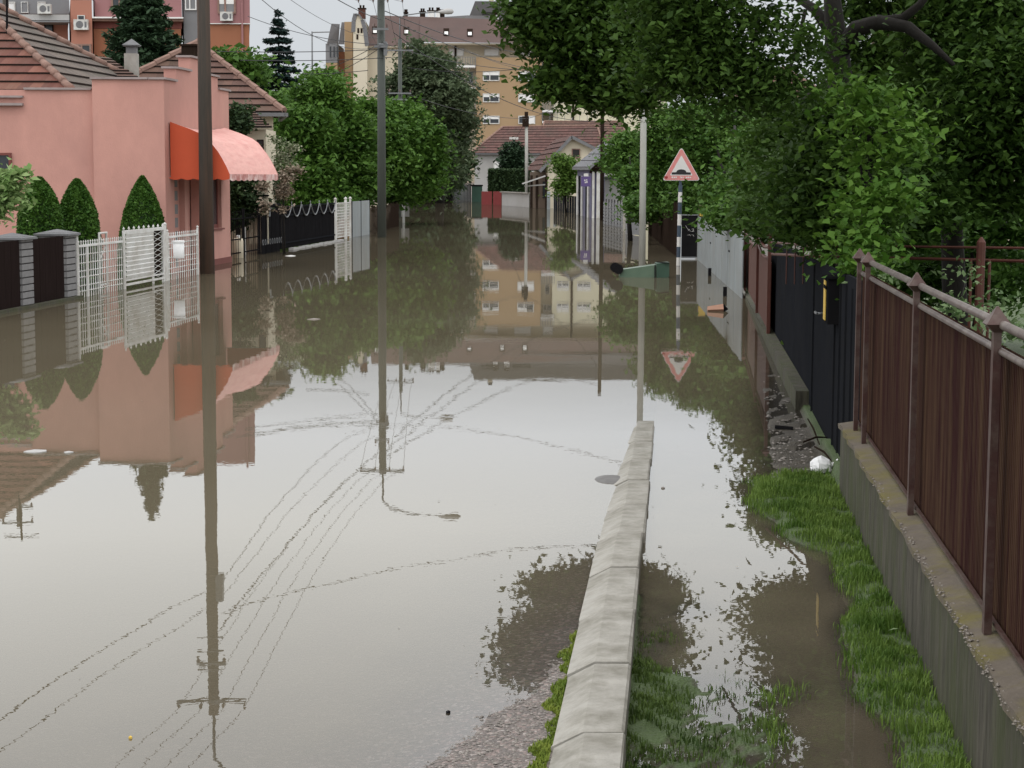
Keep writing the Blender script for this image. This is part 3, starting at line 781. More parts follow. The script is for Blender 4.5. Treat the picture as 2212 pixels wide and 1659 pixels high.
# ------------------------------------------------------------------ poles
def insul(mb, p, r=.035, h=.12):
    mb.lathe(p, [(r * .4, 0), (r * .4, h * .3), (r, h * .35), (r * .6, h * .6), (r, h * .65), (r * .5, h)], 8)
def refl_h(y, Y):      # height whose mirror image shows at picture row y
    a = math.atan((y - H0 / 2) / F0) + PITCH
    return math.tan(a) * Y - CAMH
WIR = []
def util_pole(name, label, px, Y, shaft_top, tube_top, lamp, r0, r1, m, arms, group='power poles on the left side of the street', py=560):
    b = Dp(px, py, Y); x0 = b.x
    t = thing(name, label, 'pole', (x0, Y, -.3), group)
    mb = MB(); mb.tube([(x0, Y, -.3), (x0, Y, shaft_top * .5), (x0, Y, shaft_top)], [r0, (r0 + r1) / 2, r1], 14); mb.build('shaft', m, t, smooth=True)
    att = []
    for z, w, nin, up in arms:
        mb = MB(); mb.box(x0 - w / 2, x0 + w / 2, Y - .16 - r1, Y - .08 - r1, z - .035, z + .035)
        a = mb.build('cross_arm', m_steel, t)
        for k in range(nin):
            mb = MB(); xi = x0 - w / 2 + .04 + (w - .08) * k / (nin - 1); insul(mb, (xi, Y - .12 - r1, z + .035 if up else z - .16), .04, .14); att.append(Vector((xi, Y - .12 - r1, z + (.16 if up else -.12)))); mb.build('insulator', m_ins, a)
    if tube_top:
        mb = MB(); lx, lz = lamp
        mb.tube([(x0, Y, shaft_top - .4), (x0, Y, tube_top), (x0 + lx * .12, Y, tube_top + (lz - tube_top) * .45), (x0 + lx * .5, Y, tube_top + (lz - tube_top) * .8), (x0 + lx, Y, lz)], [.035, .032, .03, .026, .024], 8)
        mb.build('lamp_arm', m_steel, t, smooth=True)
        mb = MB(); n0 = 8
        mb.tube([(x0 + lx - .05, Y, lz), (x0 + lx + .12, Y, lz + .01), (x0 + lx + .4, Y, lz + .03), (x0 + lx + .62, Y, lz + .03), (x0 + lx + .7, Y, lz + .01)], [.04, .09, .15, .13, .03], 10)
        mb.build('lamp_head', m_greywall, t, smooth=True)
    return t, x0, att
p1, x1, a1 = util_pole('utility_pole', 'thick brown wooden pole in the water in front of the orange awning', 448, 37.6, 9.3, 10.3, (1.5, 10.75), .155, .11, m_poled,
                       [(8.95, 1.46, 4, True), (8.15, .62, 2, False)], py=592)
mb = MB(); mb.box(x1 + .09, x1 + .24, 37.5, 37.7, 6.3, 6.9); mb.build('junction_box', m_steel, p1)
for z in (7.6, 7.9, 8.3):
    mb = MB(); mb.beam((x1 - .3, 37.45, z), (x1 + .25, 37.45, z), .03, .03); mb.build('hook', m_steel, p1)
p2, x2, a2 = util_pole('utility_pole', 'tall grey green pole standing in front of the leafy green trees', 825, 60.5, 7.9, 8.8, (1.9, 9.3), .145, .12, m_polem,
                       [(7.75, 1.5, 4, False), (6.75, .5, 2, True)], py=512)
mb = MB(); mb.tube([Dp(818, 96, 60.3), Dp(838, 97, 60.3)], .04, 8); mb.box(x2 - .2, x2 + .22, 60.2, 60.34, 6.15, 6.22); mb.box(x2 + .1, x2 + .2, 60.25, 60.4, 5.9, 6.35); mb.build('cable_clamps', m_steel, p2)
p3, x3, a3 = util_pole('utility_pole', 'thinner pole with three cross arms beside the grey green tree', 865, 89.8, 8.6, 9.6, (1.9, 9.9), .11, .09, m_polem,
                       [(8.05, 1.3, 4, False), (6.0, 1.1, 3, True), (5.7, .9, 3, False)], py=470)
p4, x4, a4 = util_pole('utility_pole', 'pole with two cross arms rising behind the pink house, mirrored at the left edge', 20, 52, 8.1, None, None, .11, .08, m_poled,
                       [(7.9, .9, 2, False), (7.5, .9, 2, False)], group='power poles on the left side of the street', py=300)
# concrete pole on the right, dark wooden pole, far lamp post
def simple_pole(name, label, pts, rs, m, cat='pole'):
    t = thing(name, label, cat, pts[0]); mb = MB(); mb.tube(pts, rs, 12); mb.build('shaft', m, t, smooth=True); return t
b = Wp(1387, 584); tpt = Dp(1391, 160, b.y)
pr_ = simple_pole('concrete_pole', 'pale round concrete pole rising behind the floating green bin', [(b.x, b.y, -.3), tuple(b.lerp(tpt, .6)), tuple(tpt), tuple(tpt + (tpt - b) * 1.1)], [.075, .068, .064, .06], m_polec)
mb = MB(); q = tpt + (tpt - b) * 1.02; mb.box(q.x - .5, q.x + .5, q.y - .15, q.y - .08, q.z - .03, q.z + .03); mb.build('cross_arm', m_steel, pr_)
b = Wp(1300, 476); tpt = Dp(1302, 90, b.y)
pd_ = simple_pole('wooden_pole', 'slim blackened wooden pole in front of the striped shop', [(b.x, b.y, -.3), tuple(b.lerp(tpt, .5)), tuple(tpt)], [.10, .09, .08], m_wood)
b = Wp(1138, 447); tpt = Dp(1137, 253, b.y)
pf_ = simple_pole('concrete_pole', 'slim pale concrete post topped by a small transformer box, far down the street', [(b.x, b.y, -.3), tuple(b.lerp(tpt, .5)), tuple(tpt)], [.12, .11, .10], m_polec)
mb = MB(); mb.box(tpt.x - .27, tpt.x + .17, tpt.y - .2, tpt.y + .15, tpt.z - .62, tpt.z + .05); mb.box(tpt.x - .12, tpt.x + .12, tpt.y - .2, tpt.y + .15, tpt.z + .05, tpt.z + .35); mb.build('transformer_box', m_wood, pf_)
mast = simple_pole('steel_mast', 'thin steel mast with a side bar against the sky beside the blue spruce', [tuple(Dp(675, 190, 150)), tuple(Dp(674, 68, 150))], [.07, .06], m_steel, 'mast')
mb = MB(); mb.tube([Dp(674, 70, 150), Dp(712, 69, 150)], .05, 6); mb.build('side_bar', m_steel, mast)

# ------------------------------------------------------------------ cables
def cable(a, b, sag, label, r=.006, name='overhead_cable', grp='overhead cables along and across the street'):
    a = Vector(a); b = Vector(b); n = 18
    pts = [a.lerp(b, k / n) - Vector((0, 0, 4 * sag * (k / n) * (1 - k / n))) for k in range(n + 1)]
    mb = MB(); mb.tube(pts, r, 5); o = mb.build(name, m_wire, origin=pts[n // 2]); tag(o, label, 'cable', grp); return o
for k in range(4):
    cable(a1[k], a2[k], .5 + .1 * k, 'wire from brown pole to grey green pole, %s on the cross arms' % ['leftmost', 'second from left', 'second from right', 'rightmost'][k])
    cable(a2[k], a3[k], .4 + .08 * k, 'wire from grey green pole to three armed pole, %s of four' % ['leftmost', 'second from left', 'second from right', 'rightmost'][k])
    cable((a1[k].x - 2.6, 2, 8.2), a1[k] + Vector((0, -.1, 0)), .35, 'wire from the brown pole toward the viewer, %s of four mirrored' % ['leftmost', 'second from left', 'second from right', 'rightmost'][k])
X1 = Vector((x1 + .12, 37.4, 6.6)); X2 = Vector((x2, 60.3, 6.2))
cable(X1, X2, .75, 'thick twisted cable sagging from the junction box to the clamps on the grey green pole', .008)
cable(X1 + Vector((0, 0, .35)), X2 + Vector((0, 0, .25)), .5, 'second twisted cable just above the thick one between the two left poles', .006)
cable(X1 + Vector((0, 0, .9)), X2 + Vector((0, 0, .85)), .3, 'upper insulated cable running to the grey green pole below its cross arm', .013)
cable(X1 + Vector((-.1, 0, 0)), (-7.6, 4, 5.4), .9, 'thick twisted cable from the junction box toward the viewer, mirrored at lower left', .008)
cable(X1 + Vector((-.1, 0, .35)), (-8.3, 4, 6.0), .7, 'thinner twisted cable toward the viewer beside the thick one, mirrored at lower left', .006)
cable(Dp(535, 35, 70), X2 + Vector((0, 0, .05)), .2, 'service wire from behind the orange block to the grey green pole', .012)
cable(Dp(470, 111, 52), Dp(832, 106, 60.4), .05, 'level service wire above the red roofs, upper of two', .012)
cable(Dp(520, 130, 52), Dp(845, 124, 61), .05, 'level service wire above the red roofs, lower of two', .012)
cable(Dp(655, 160, 64), Dp(795, 152, 64), .03, 'short level wire in front of the cream gable wall', .012)
cable(Dp(640, 160, 90), X2 + Vector((.05, 0, .15)), .25, 'wire slanting up from the tree tops to the grey green pole, left one', .012)
cable(Dp(655, 175, 90), X2 + Vector((.05, 0, .0)), .25, 'wire slanting up from the tree tops to the grey green pole, lower one', .012)
Rp = Dp(1390, 150, 38.8)
cable(Dp(830, 38, 60.5), Dp(1172, 152, 115), .3, 'long wire crossing the brown roof down to the far houses, upper of the pair', .016)
cable(Dp(832, 24, 60.5), Dp(1240, 118, 100), .5, 'long wire crossing the brown roof to the right hand trees', .016)
cable(Dp(1000, 104, 120), Dp(1300, 178, 85), .4, 'wire slanting across the tan apartment bay to the slim blackened pole', .014)
cable(Dp(880, 146, 90), Dp(1300, 112, 85), .5, 'wire rising across the apartment block from the three armed pole', .014)
cable(Dp(885, 205, 90), Dp(1136, 256, 121.5), .3, 'low wire running to the far transformer post', .014)
cable(Dp(1138, 256, 121.5), Dp(1301, 150, 85.5), .4, 'wire from the far transformer post up to the slim blackened pole', .014)
cable(Dp(1300, 262, 85), Dp(850, 70, 60.7), .8, 'slack service wire over the houses at the street end', .014)
cable(Dp(1090, 330, 155), Dp(1137, 258, 121.5), .2, 'wire leading from the pale house to the transformer post', .014)
cable(X2 + Vector((.1, 0, .1)), Rp, .35, 'cable spanning the street high above the water to the pale concrete pole', .008)
cable(X1 + Vector((.1, 0, .5)), Rp + Vector((0, 0, 1.6)), .35, 'cable spanning the street from the brown pole to the pale concrete pole', .007)

# ------------------------------------------------------------------ left front: brick pillar fence
def brick_pillar(v0, v1, label):
    t = thing('fence_pillar', label, 'pillar', P(-10.2, (v0 + v1) / 2, 0), 'brick pillars of the dark fence')
    mb = MB(); mb.ub(-10.42, -10.004, v0 + .004, v1 - .004, -.3, 1.035); mb.build('core', m_mortar, t)
    mb = MB(); z = -.05; 
    while z < 1.0:
        mb.ub(-10.43, -9.985, v0, v1, z, z + .085); z += .105
    mb.build('bricks', m_brick, t)
    mb = MB(); u0, u1, a, b = -10.49, -9.93, v0 - .06, v1 + .06
    mb.ub(u0, u1, a, b, 1.036, 1.065); c = P((u0 + u1) / 2, (a + b) / 2, 1.135)
    q = [P(u0, a, 1.066), P(u1, a, 1.066), P(u1, b, 1.066), P(u0, b, 1.066)]
    for k in range(4): mb.poly([q[k], q[(k + 1) % 4], c])
    mb.build('cap', m_cap, t)
brick_pillar(29.33, 29.80, 'grey brick fence pillar with pyramid cap next to the white fence')
brick_pillar(27.36, 27.83, 'grey brick fence pillar with pyramid cap, nearer the left edge')
for (a, b, lab) in ((27.84, 29.32, 'dark brown fence panel between the two brick pillars'), (25.2, 27.35, 'dark brown fence panel at the left edge of the view')):
    t = thing('board_fence', lab, 'fence', P(-10.05, (a + b) / 2, 0), 'dark brown fence panels')
    mb = MB(); v = a
    while v < b - .05:
        mb.ub(-10.045, -10.02 + .004 * random.random(), v, min(v + .115, b), .04, 1.03); v += .12
    mb.build('boards', m_fpanel, t)
    mb = MB()
    for z in (.2, .85): mb.ub(-10.08, -10.046, a, b, z, z + .04)
    mb.build('rails', m_black, t)
mb = MB(); mb.ub(-10.10, -9.92, 22, 29.9, -.3, .045); o = mb.build('fence_footing', m_plinth, origin=P(-10, 27, 0)); tag(o, 'low concrete footing just clear of the water under the dark brown panels', 'footing')

# white steel fence and gate
def deco_panel(t, u, v0, v1, z0, z1, rows, nb, name='panel', spikes=True, m=m_white):
    mb = MB(); hw = .02
    mb.ub(u - .02, u + .02, v0, v1, z1 - .035, z1); mb.ub(u - .015, u + .015, v0, v1, z0, z0 + .03)
    mb.build('rail', m, t)
    mb = MB()
    for k in range(nb):
        v = v0 + (v1 - v0) * (k + .5) / nb
        mb.tube([P(u, v, z0), P(u, v, z1 + (.04 if spikes else 0))], .008, 5)
        for z in rows: mb.octa(P(u, v, z), .021, .026)
        if spikes: mb.octa(P(u, v, z1 + .05), .014, .03)
    mb.build(name, m, t)
def white_fence():
    v = lambda x: vof(x, -10.0, 600)
    rows = [.10, .19, .33, .43, .56, .70]
    t = thing('white_steel_fence', 'white ornamental steel fence section left of the white gate', 'fence', P(-10, v(215), 0))
    deco_panel(t, -10.0, v(169), v(265), -.25, .86, rows, 20, 'bars')
    mb = MB(); mb.tube([P(-10, v(167), -.3), P(-10, v(167), 1.0)], .03, 8); mb.octa(P(-10, v(167), 1.02), .04); mb.build('post', m_white, t)
    mb = MB(); mb.tube([P(-9.98, v(187), -.3), P(-9.98, v(187), .84)], .018, 8); mb.build('stile', m_white, t)
    mb = MB()
    a, b = v(247), v(263)
    for x in (247, 262): mb.tube([P(-10.25, v(x), -.2), P(-10.25, v(x), 1.0)], .02, 6)
    mb.tube([P(-10.25, a, 1.0), P(-10.25, b, 1.0)], .02, 6); mb.tube([P(-10.25, a, .1), P(-10.25, b, .1)], .02, 6); mb.tube([P(-10.25, a, .95), P(-10.25, b, .75)], .014, 6); mb.tube([P(-10.25, a, .55), P(-10.25, b, .8)], .014, 6)
    mb.build('back_frame', m_white, t)
    g = thing('white_gate', 'white garden gate with ribbed sheet and diamond mesh, half under water', 'gate', P(-10, v(310), 0))
    v0, v1, vm_ = v(269), v(353), v(331)
    mb = MB()
    for vv in (v0, v1, vm_): mb.tube([P(-10, vv, -.25), P(-10, vv, 1.0)], .028 if vv != vm_ else .022, 8)
    mb.ub(-10.03, -9.97, v0, v1, .975, 1.03); mb.ub(-10.02, -9.98, v0, v1, .05, .085); mb.ub(-10.02, -9.98, v0, v1, .135, .16); mb.ub(-10.02, -9.98, v0, v1, -.25, -.22)
    for k in range(9): mb.octa(P(-10, v0 + (v1 - v0) * k / 8, 1.06), .022, .04)
    mb.build('frame', m_white, g)
    mb = MB(); z = .17
    while z < .97:
        mb.quad(P(-9.985, v0 + .03, z), P(-9.985, vm_ - .02, z), P(-9.965, vm_ - .02, z + .06), P(-9.965, v0 + .03, z + .06))
        mb.quad(P(-9.965, v0 + .03, z + .06), P(-9.965, vm_ - .02, z + .06), P(-9.99, vm_ - .02, z + .078), P(-9.99, v0 + .03, z + .078)); z += .082
    mb.build('ribbed_sheet', m_white, g)
    mb = MB(); mb.ub(-10.05, -10.03, vm_ + .02, v1 - .02, .1, .97); mb.build('backing', m_wood, g)
    mb = MB(); a, b = vm_ + .02, v1 - .03
    for k in range(9):
        z0 = .16 + k * .10; d = (b - a)
        mb.tube([P(-10, a, z0), P(-10, (a + b) / 2, z0 + .05), P(-10, b, z0)], .006, 4); mb.tube([P(-10, a, z0), P(-10, (a + b) / 2, z0 - .05), P(-10, b, z0)], .006, 4)
    mb.build('diamond_mesh', m_white, g)
    f = thing('white_steel_fence', 'white ornamental steel fence section between the white gate and the brown pole', 'fence', P(-10, v(395), 0))
    deco_panel(f, -10.0, v(364), v(427), -.25, .84, [.12, .22, .33, .43, .6, .7], 14, 'bars')
    for x, h, r in ((358, 1.06, .03), (363, .93, .02), (428, .95, .022)):
        mb = MB(); mb.tube([P(-10, v(x), -.3), P(-10, v(x), h)], r, 8); mb.octa(P(-10, v(x), h + .02), r * 1.4); mb.build('post', m_white, f)
    c = Up(386, 558, -9.9)
    bk = thing('white_bucket', 'white plastic bucket hanging on the white fence', 'bucket', (c.x, c.y, c.z))
    mb = MB(); mb.lathe((c.x, c.y, c.z), [(.095, 0), (.1, .01), (.115, .3)], 18); mb.build('bucket_body', m_bag, bk, smooth=True)
    mb = MB(); mb.lathe((c.x, c.y, c.z), [(.118, .3), (.124, .305), (.124, .335), (.11, .345)], 18); mb.build('rim', m_bag, bk)
white_fence()

# ------------------------------------------------------------------ pink house
def pink_house():
    UF = -10.72; v0, v1 = 37.5, 42.73
    cx = P(UF, v0, 0).x
    t = thing('pink_house', 'pink rendered house with a stepped street gable and tiled roof', 'house', (cx - 3, 41, 0))
    xs = Dp(201, 300, 37.5).x
    mb = MB()
    mb.box(xs, cx, 37.5, 42, -.4, 3.93)                                  # side wall by the street
    mb.box(-17, xs - .002, 37.62, 46, -.4, 3.72)                         # older part to the left
    mb.build('side_wall', m_pink, t)
    # street wall with openings left as recesses
    w = MB(); ui = UF - .25
    def wall(a, b, z0, z1): w.ub(ui, UF, a, b, z0, z1)
    d0, d1, w0, w1 = 38.15, 40.3, 41.0, 41.95
    wall(v0 + .003, d0, -.4, 3.93); wall(d1, w0, -.4, 3.93); wall(w1, v1, -.4, 3.93)
    wall(d0, d1, 2.35, 3.93); wall(w0, w1, 2.1, 3.93); wall(w0, w1, -.4, .82)
    wall(38.39, 41.76, 3.93, 4.2); wall(39.5, 40.95, 4.2, 4.5)
    w.build('street_wall', m_pink, t)
    c = MB()
    def cap(a, b, z): c.ub(ui - .04, UF + .05, a - .05, b + .05, z + .002, z + .045)
    cap(v0, 38.33, 3.93); cap(41.83, v1, 3.93); cap(38.39, 39.44, 4.2); cap(41.02, 41.76, 4.2); cap(39.5, 40.95, 4.5)
    c.box(xs - .03, cx - .32, 37.44, 37.75, 3.932, 3.975)
    c.box(Dp(52, 200, 37.6).x, xs - .035, 37.56, 37.9, 3.722, 3.765)
    c.box(-17, Dp(50, 200, 37.6).x, 37.50, 37.9, 3.40, 3.45); c.box(-17, Dp(50, 200, 37.6).x, 37.53, 37.9, 3.56, 3.60)
    c.build('coping', m_pinkcap, t)
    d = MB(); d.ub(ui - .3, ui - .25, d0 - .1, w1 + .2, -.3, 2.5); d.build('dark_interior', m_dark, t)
    dr = MB(); dr.ub(ui + .02, ui + .07, d0 + .05, 39.0, -.3, 2.3); dr.build('door', m_wood, t)
    dr = MB(); dr.ub(ui - .02, UF - .03, 39.02, 39.25, -.3, 2.35); dr.build('door_pillar', m_pink, t)
    st = MB(); 
    for k in range(9): st.ub(ui + .075, UF - .02, d0 + .06, d0 + .3, -.2 + k * .28, -.2 + k * .28 + .2)
    st.build('stone_facing', m_brick, t)
    wf = MB(); wf.ub(UF - .12, UF - .08, w0, w1, .82, .90); wf.ub(UF - .12, UF - .08, w0, w0 + .07, .9, 2.1); wf.ub(UF - .12, UF - .08, w1 - .07, w1, .9, 2.1)
    wo_ = wf.build('window_frame', m_maroon, t)
    g = MB(); g.ub(UF - .105, UF - .095, w0 + .07, w1 - .07, .9, 2.1); g.build('pane', m_glass, wo_)
    sl = MB(); sl.ub(UF + .001, UF + .06, w0 - .05, w1 + .05, .78, .815); sl.build('window_sill', m_maroon, t)
    pl = MB(); pl.ub(UF + .002, UF + .03, d1, v1, -.3, .13); pl.build('plinth', m_maroon, t)
    ck = MB()
    for k in range(14): ck.box(xs - .012 - .006 * (k % 3), xs - .001, 37.605, 37.618, 1.0 + k * .15, 1.0 + (k + 1) * .15 - .01 * (k % 2))
    ck.build('crack', m_maroon, t)
    # side window at left edge
    a = Dp(-14, 330, 37.6); b = Dp(26, 386, 37.6)
    wn = MB(); wn.box(a.x, b.x, 37.56, 37.618, b.z, b.z + .05); wn.box(a.x, b.x, 37.56, 37.618, a.z - .05, a.z); wn.box(b.x - .05, b.x, 37.56, 37.618, b.z + .05, a.z - .05); wn.box(a.x, a.x + .05, 37.56, 37.618, b.z + .05, a.z - .05)
    wq = wn.build('window_frame', m_maroon, t)
    g = MB(); g.box(a.x + .05, b.x - .05, 37.60, 37.617, b.z + .05, a.z - .05); g.build('pane', m_glass, wq)
    g = MB(); g.box(a.x, b.x + .02, 37.50, 37.618, b.z - .04, b.z - .002); g.build('window_sill', m_white, t)
    # hipped tile roof
    C1 = Dp(154, 197, 38.4); C2 = Vector((P(C1.x - S * C1.y, 46.2, 0).x, 46.2, C1.z)); AP = Dp(-81, -25, 42.3); AP2 = AP + Vector((-6, 0, 0)); CL = Vector((C1.x - 14, C1.y, C1.z)); CR = Vector((C2.x - 14, C2.y, C2.z))
    r = MB(); r.courses(CL, C1, AP2, AP, .36, .045); r.build('front_roof', [m_tred, m_under], t)
    r = MB(); r.courses(C1, C2, AP, AP, .36, .045); r.build('street_roof', [m_tgrey, m_under], t)
    r = MB(); r.courses(C2, CR, AP, AP2, .36, .045); r.build('rear_roof', [m_tgrey, m_under], t)
    r = MB(); up = Vector((0, 0, .04))
    for p, q in ((C1, AP), (C2, AP), (AP, AP2)):
        n = int((q - p).length / .35)
        for k in range(n): r.tube([p.lerp(q, k / n) + up * 1.5, p.lerp(q, (k + 1.05) / n) + up], [.085, .075], 7)
    r.build('ridge_tiles', m_ridge, t, smooth=True)
    # small wing roof between the main roof and the neighbour
    A = Dp(210, 178, 43.5); B = Dp(318, 178, 43.5); T = Dp(234, 124, 46.2); T0 = Dp(190, 120, 46.2)
    r = MB(); r.courses(A + Vector((-1.2, 0, -.1)), B + Vector((.1, 0, -.1)), T0, T, .3, .04); r.build('wing_roof', [m_tbrown, m_under], t)
    # antenna
    a = Dp(15, 75, 40.5); b_ = Dp(15, -40, 40.5)
    mb = MB(); mb.tube([a, b_], .025, 6); mb.tube([b_ + Vector((-.4, 0, -.1)), b_ + Vector((.4, 0, -.1))], .012, 5); mb.build('antenna', m_black, t)
    # grey chimney with metal hood
    c0 = Dp(285, 175, 45.2); c1 = Dp(285, 116, 45.2)
    ch = MB(); ch.box(c0.x - .15, c0.x + .15, c0.y - .15, c0.y + .15, c0.z - .4, c1.z); co = ch.build('chimney', m_conc, t)
    ch = MB(); ch.box(c1.x - .12, c1.x + .12, c1.y - .12, c1.y + .12, c1.z, c1.z + .17); ch.box(c1.x - .18, c1.x + .18, c1.y - .18, c1.y + .18, c1.z + .17, c1.z + .2)
    q = [Vector((c1.x + sx * .2, c1.y + sy * .2, c1.z + .2)) for sx, sy in ((-1, -1), (1, -1), (1, 1), (-1, 1))]
    for k in range(4): ch.poly([q[k], q[(k + 1) % 4], Vector((c1.x, c1.y, c1.z + .36))])
    ch.build('chimney_hood', m_cap, co)
    # awning
    aw = thing('awning', 'rounded canvas awning, orange on its side and faded pink on top, over the shop door', 'awning', P(UF, 40, 2))
    xy = [(367, 263), (386, 270), (406, 277), (434, 289), (449, 300), (460, 314), (471, 328), (480, 343), (489, 360), (496, 376)]
    va, vb = 37.8, 42.2
    pr = []
    for x, y in xy:
        q = Dp(x, y, va); pr.append((max(q.x - S * va, UF + .002), q.z))
    zb = 1.97
    for vv, sg in ((va, 1), (vb, -1)):
        s = MB()
        for (u0, z0), (u1, z1) in zip(pr[:-1], pr[1:]):
            s.hexa([P(u0, vv, zb), P(u1, vv, zb), P(u1, vv + .01 * sg, zb), P(u0, vv + .01 * sg, zb), P(u0, vv, z0), P(u1, vv, z1), P(u1, vv + .01 * sg, z1), P(u0, vv + .01 * sg, z0)])
        s.build('side_panel', m_orange, aw)
    s = MB(); nseg = 14; e = len(pr)
    def rp(i, j):
        u, z = pr[i]; v = va + (vb - va) * j / nseg; sag = -.10 * math.sin(math.pi * j / nseg) * (1 - i / e) - .012 * (j % 2)
        return P(u, v, z + sag)
    for i in range(e - 1):
        for j in range(nseg):
            a_, b_, c_, d_ = rp(i, j), rp(i + 1, j), rp(i + 1, j + 1), rp(i, j + 1)
            s.quad(a_, b_, c_, d_)
    s.build('canvas_top', m_awn, aw, smooth=True)
    s = MB(); n = 56; uu = pr[-1][0]; zt = pr[-1][1]
    for j in range(n):
        va_, vb_ = va + (vb - va) * j / n, va + (vb - va) * (j + 1) / n
        f = lambda q: zb - .05 - .03 * abs(math.sin(math.pi * q * 9 / n))
        s.hexa([P(uu, va_, f(j)), P(uu + .008, va_, f(j)), P(uu + .008, vb_, f(j + 1)), P(uu, vb_, f(j + 1)), P(uu, va_, zt), P(uu + .008, va_, zt), P(uu + .008, vb_, zt), P(uu, vb_, zt)])
    s.build('front_valance', m_awnv, aw)
    s = MB(); n = 30
    for j in range(n):
        ua, ub_ = UF + (uu - UF) * j / n, UF + (uu - UF) * (j + 1) / n; f = lambda q: zb - .03 - .03 * abs(math.sin(math.pi * q * 5 / n))
        s.hexa([P(ua, va, f(j)), P(ub_, va, f(j + 1)), P(ub_, va + .008, f(j + 1)), P(ua, va + .008, f(j)), P(ua, va, zb), P(ub_, va, zb), P(ub_, va + .008, zb), P(ua, va + .008, zb)])
    s.build('side_valance', m_orange, aw)
    s = MB(); s.tube([P(uu - .02, va + .02, zb), P(uu - .02, vb - .02, zb)], .015, 6); s.tube([P(UF, va + .02, zb), P(uu, va + .02, zb)], .015, 6); s.tube([P(UF, vb - .02, zb), P(uu, vb - .02, zb)], .015, 6); s.build('frame', m_steel, aw)
pink_house()

# ------------------------------------------------------------------ generic hip-roofed house
def hip_house(name, label, x0, x1, y0, y1, he, hr, mw, mr, ov=.35, ridge=None, chimney=None, group=None, step=.36, skew=0.0):
    t = thing(name, label, 'house', ((x0 + x1) / 2, (y0 + y1) / 2, 0), group)
    mb = MB(); mb.hexa([(x0, y0, -.4), (x1, y0, -.4), (x1 + skew, y1, -.4), (x0 + skew, y1, -.4), (x0, y0, he), (x1, y0, he), (x1 + skew, y1, he), (x0 + skew, y1, he)]); mb.build('wall', mw, t)
    a, b, c, d = Vector((x0 - ov, y0 - ov, he)), Vector((x1 + ov, y0 - ov, he)), Vector((x1 + ov + skew, y1 + ov, he)), Vector((x0 - ov + skew, y1 + ov, he))
    w, l = x1 - x0, y1 - y0
    if ridge: T0, T1 = map(Vector, ridge)
    elif w > l: T0, T1 = Vector((x0 + l / 2, (y0 + y1) / 2, hr)), Vector((x1 - l / 2, (y0 + y1) / 2, hr))
    else: T0 = Vector(((x0 + x1) / 2, y0 + w / 2, hr)); T1 = Vector(((x0 + x1) / 2 + skew * .6, y1 - w / 2, hr))
    r = MB()
    if w > l or (ridge and abs(T0.x - T1.x) > abs(T0.y - T1.y)):
        r.courses(a, b, T0, T1, step, .05); r.courses(b, c, T1, T1, step, .05); r.courses(c, d, T1, T0, step, .05); r.courses(d, a, T0, T0, step, .05)
        ed = [(a, T0), (b, T1), (c, T1), (d, T0), (T0, T1)]
    else:
        r.courses(a, b, T0, T0, step, .05); r.courses(b, c, T0, T1, step, .05); r.courses(c, d, T1, T1, step, .05); r.courses(d, a, T1, T0, step, .05)
        ed = [(a, T0), (b, T0), (c, T1), (d, T1), (T0, T1)]
    ro = r.build('roof', [mr, m_under], t)
    r = MB()
    for p, q in ed:
        n = max(2, int((q - p).length / .5))
        for k in range(n): r.tube([p.lerp(q, k / n) + Vector((0, 0, .06)), p.lerp(q, (k + 1.05) / n) + Vector((0, 0, .04))], [.09, .08], 6)
    r.build('ridge_tiles', m_ridge, ro)
    r = MB(); r.beam(a - Vector((0, .05, .06)), b - Vector((0, .05, .06)), .1, .1); r.beam(b + Vector((.05, 0, -.06)), c + Vector((.05, 0, -.06)), .1, .1); r.build('gutter', m_cap, t)
    return t, ro

def win(t, x0, x1, y, z0, z1, mf, mp, name='window', mull=1, d=.12, half=None):
    """window in a wall facing the viewer: frame proud of wall, pane set into it"""
    mb = MB(); f = min(.12, (x1 - x0) * .1)
    mb.box(x0, x1, y - d, y, z0, z0 + f); mb.box(x0, x1, y - d, y, z1 - f, z1); mb.box(x0, x0 + f, y - d, y, z0 + f, z1 - f); mb.box(x1 - f, x1, y - d, y, z0 + f, z1 - f)
    if mull:
        xm = x0 + (x1 - x0) * .42; mb.box(xm - f / 2, xm + f / 2, y - d, y, z0 + f, z1 - f)
    o = mb.build(name, mf, t)
    mb = MB(); mb.box(x0 + f, x1 - f, y - d * .6, y - .01, z0 + f, z1 - f); mb.build('pane', mp, o)
    if half:
        mb = MB(); a, b, zz = half
        mb.box(x0 + f + (x1 - x0 - 2 * f) * a, x0 + f + (x1 - x0 - 2 * f) * b, y - d * .75, y - d * .62, zz * (z1 - z0 - 2 * f) + z0 + f, z1 - f); mb.build('blind', m_winlight, o)
    return o

# neighbour of the pink house
tr_ = Dp(615, 243, 50); ap = Dp(428, 93, 53.0)
h2, r2 = hip_house('tiled_house', 'cream house with a brown red hipped tile roof behind the pink house', tr_.x - 5.6, tr_.x - .35, 50.3, 54.2, tr_.z, ap.z, m_cream, m_tbrown, ridge=(tuple(ap), (ap.x - .1, 53.6, ap.z)), skew=-.75)
c0 = Dp(409, 127, 50.9)
mb = MB(); mb.box(c0.x - .19, c0.x + .19, c0.y - .15, c0.y + .2, c0.z - .3, c0.z + .34); mb.box(c0.x - .23, c0.x + .23, c0.y - .19, c0.y + .24, c0.z + .341, c0.z + .39); mb.build('chimney', m_wood, r2)
q0, q1 = Dp(520, 238, 49.3), Dp(592, 276, 48.3)
r = MB(); r.courses((q0.x - .6, 47.9, q1.z), (q1.x, 47.9, q1.z), (q0.x - .6, 49.9, q0.z), (q0.x + .25, 49.9, q0.z), .3, .04); r.build('porch_roof', [m_tbrown, m_under], h2)
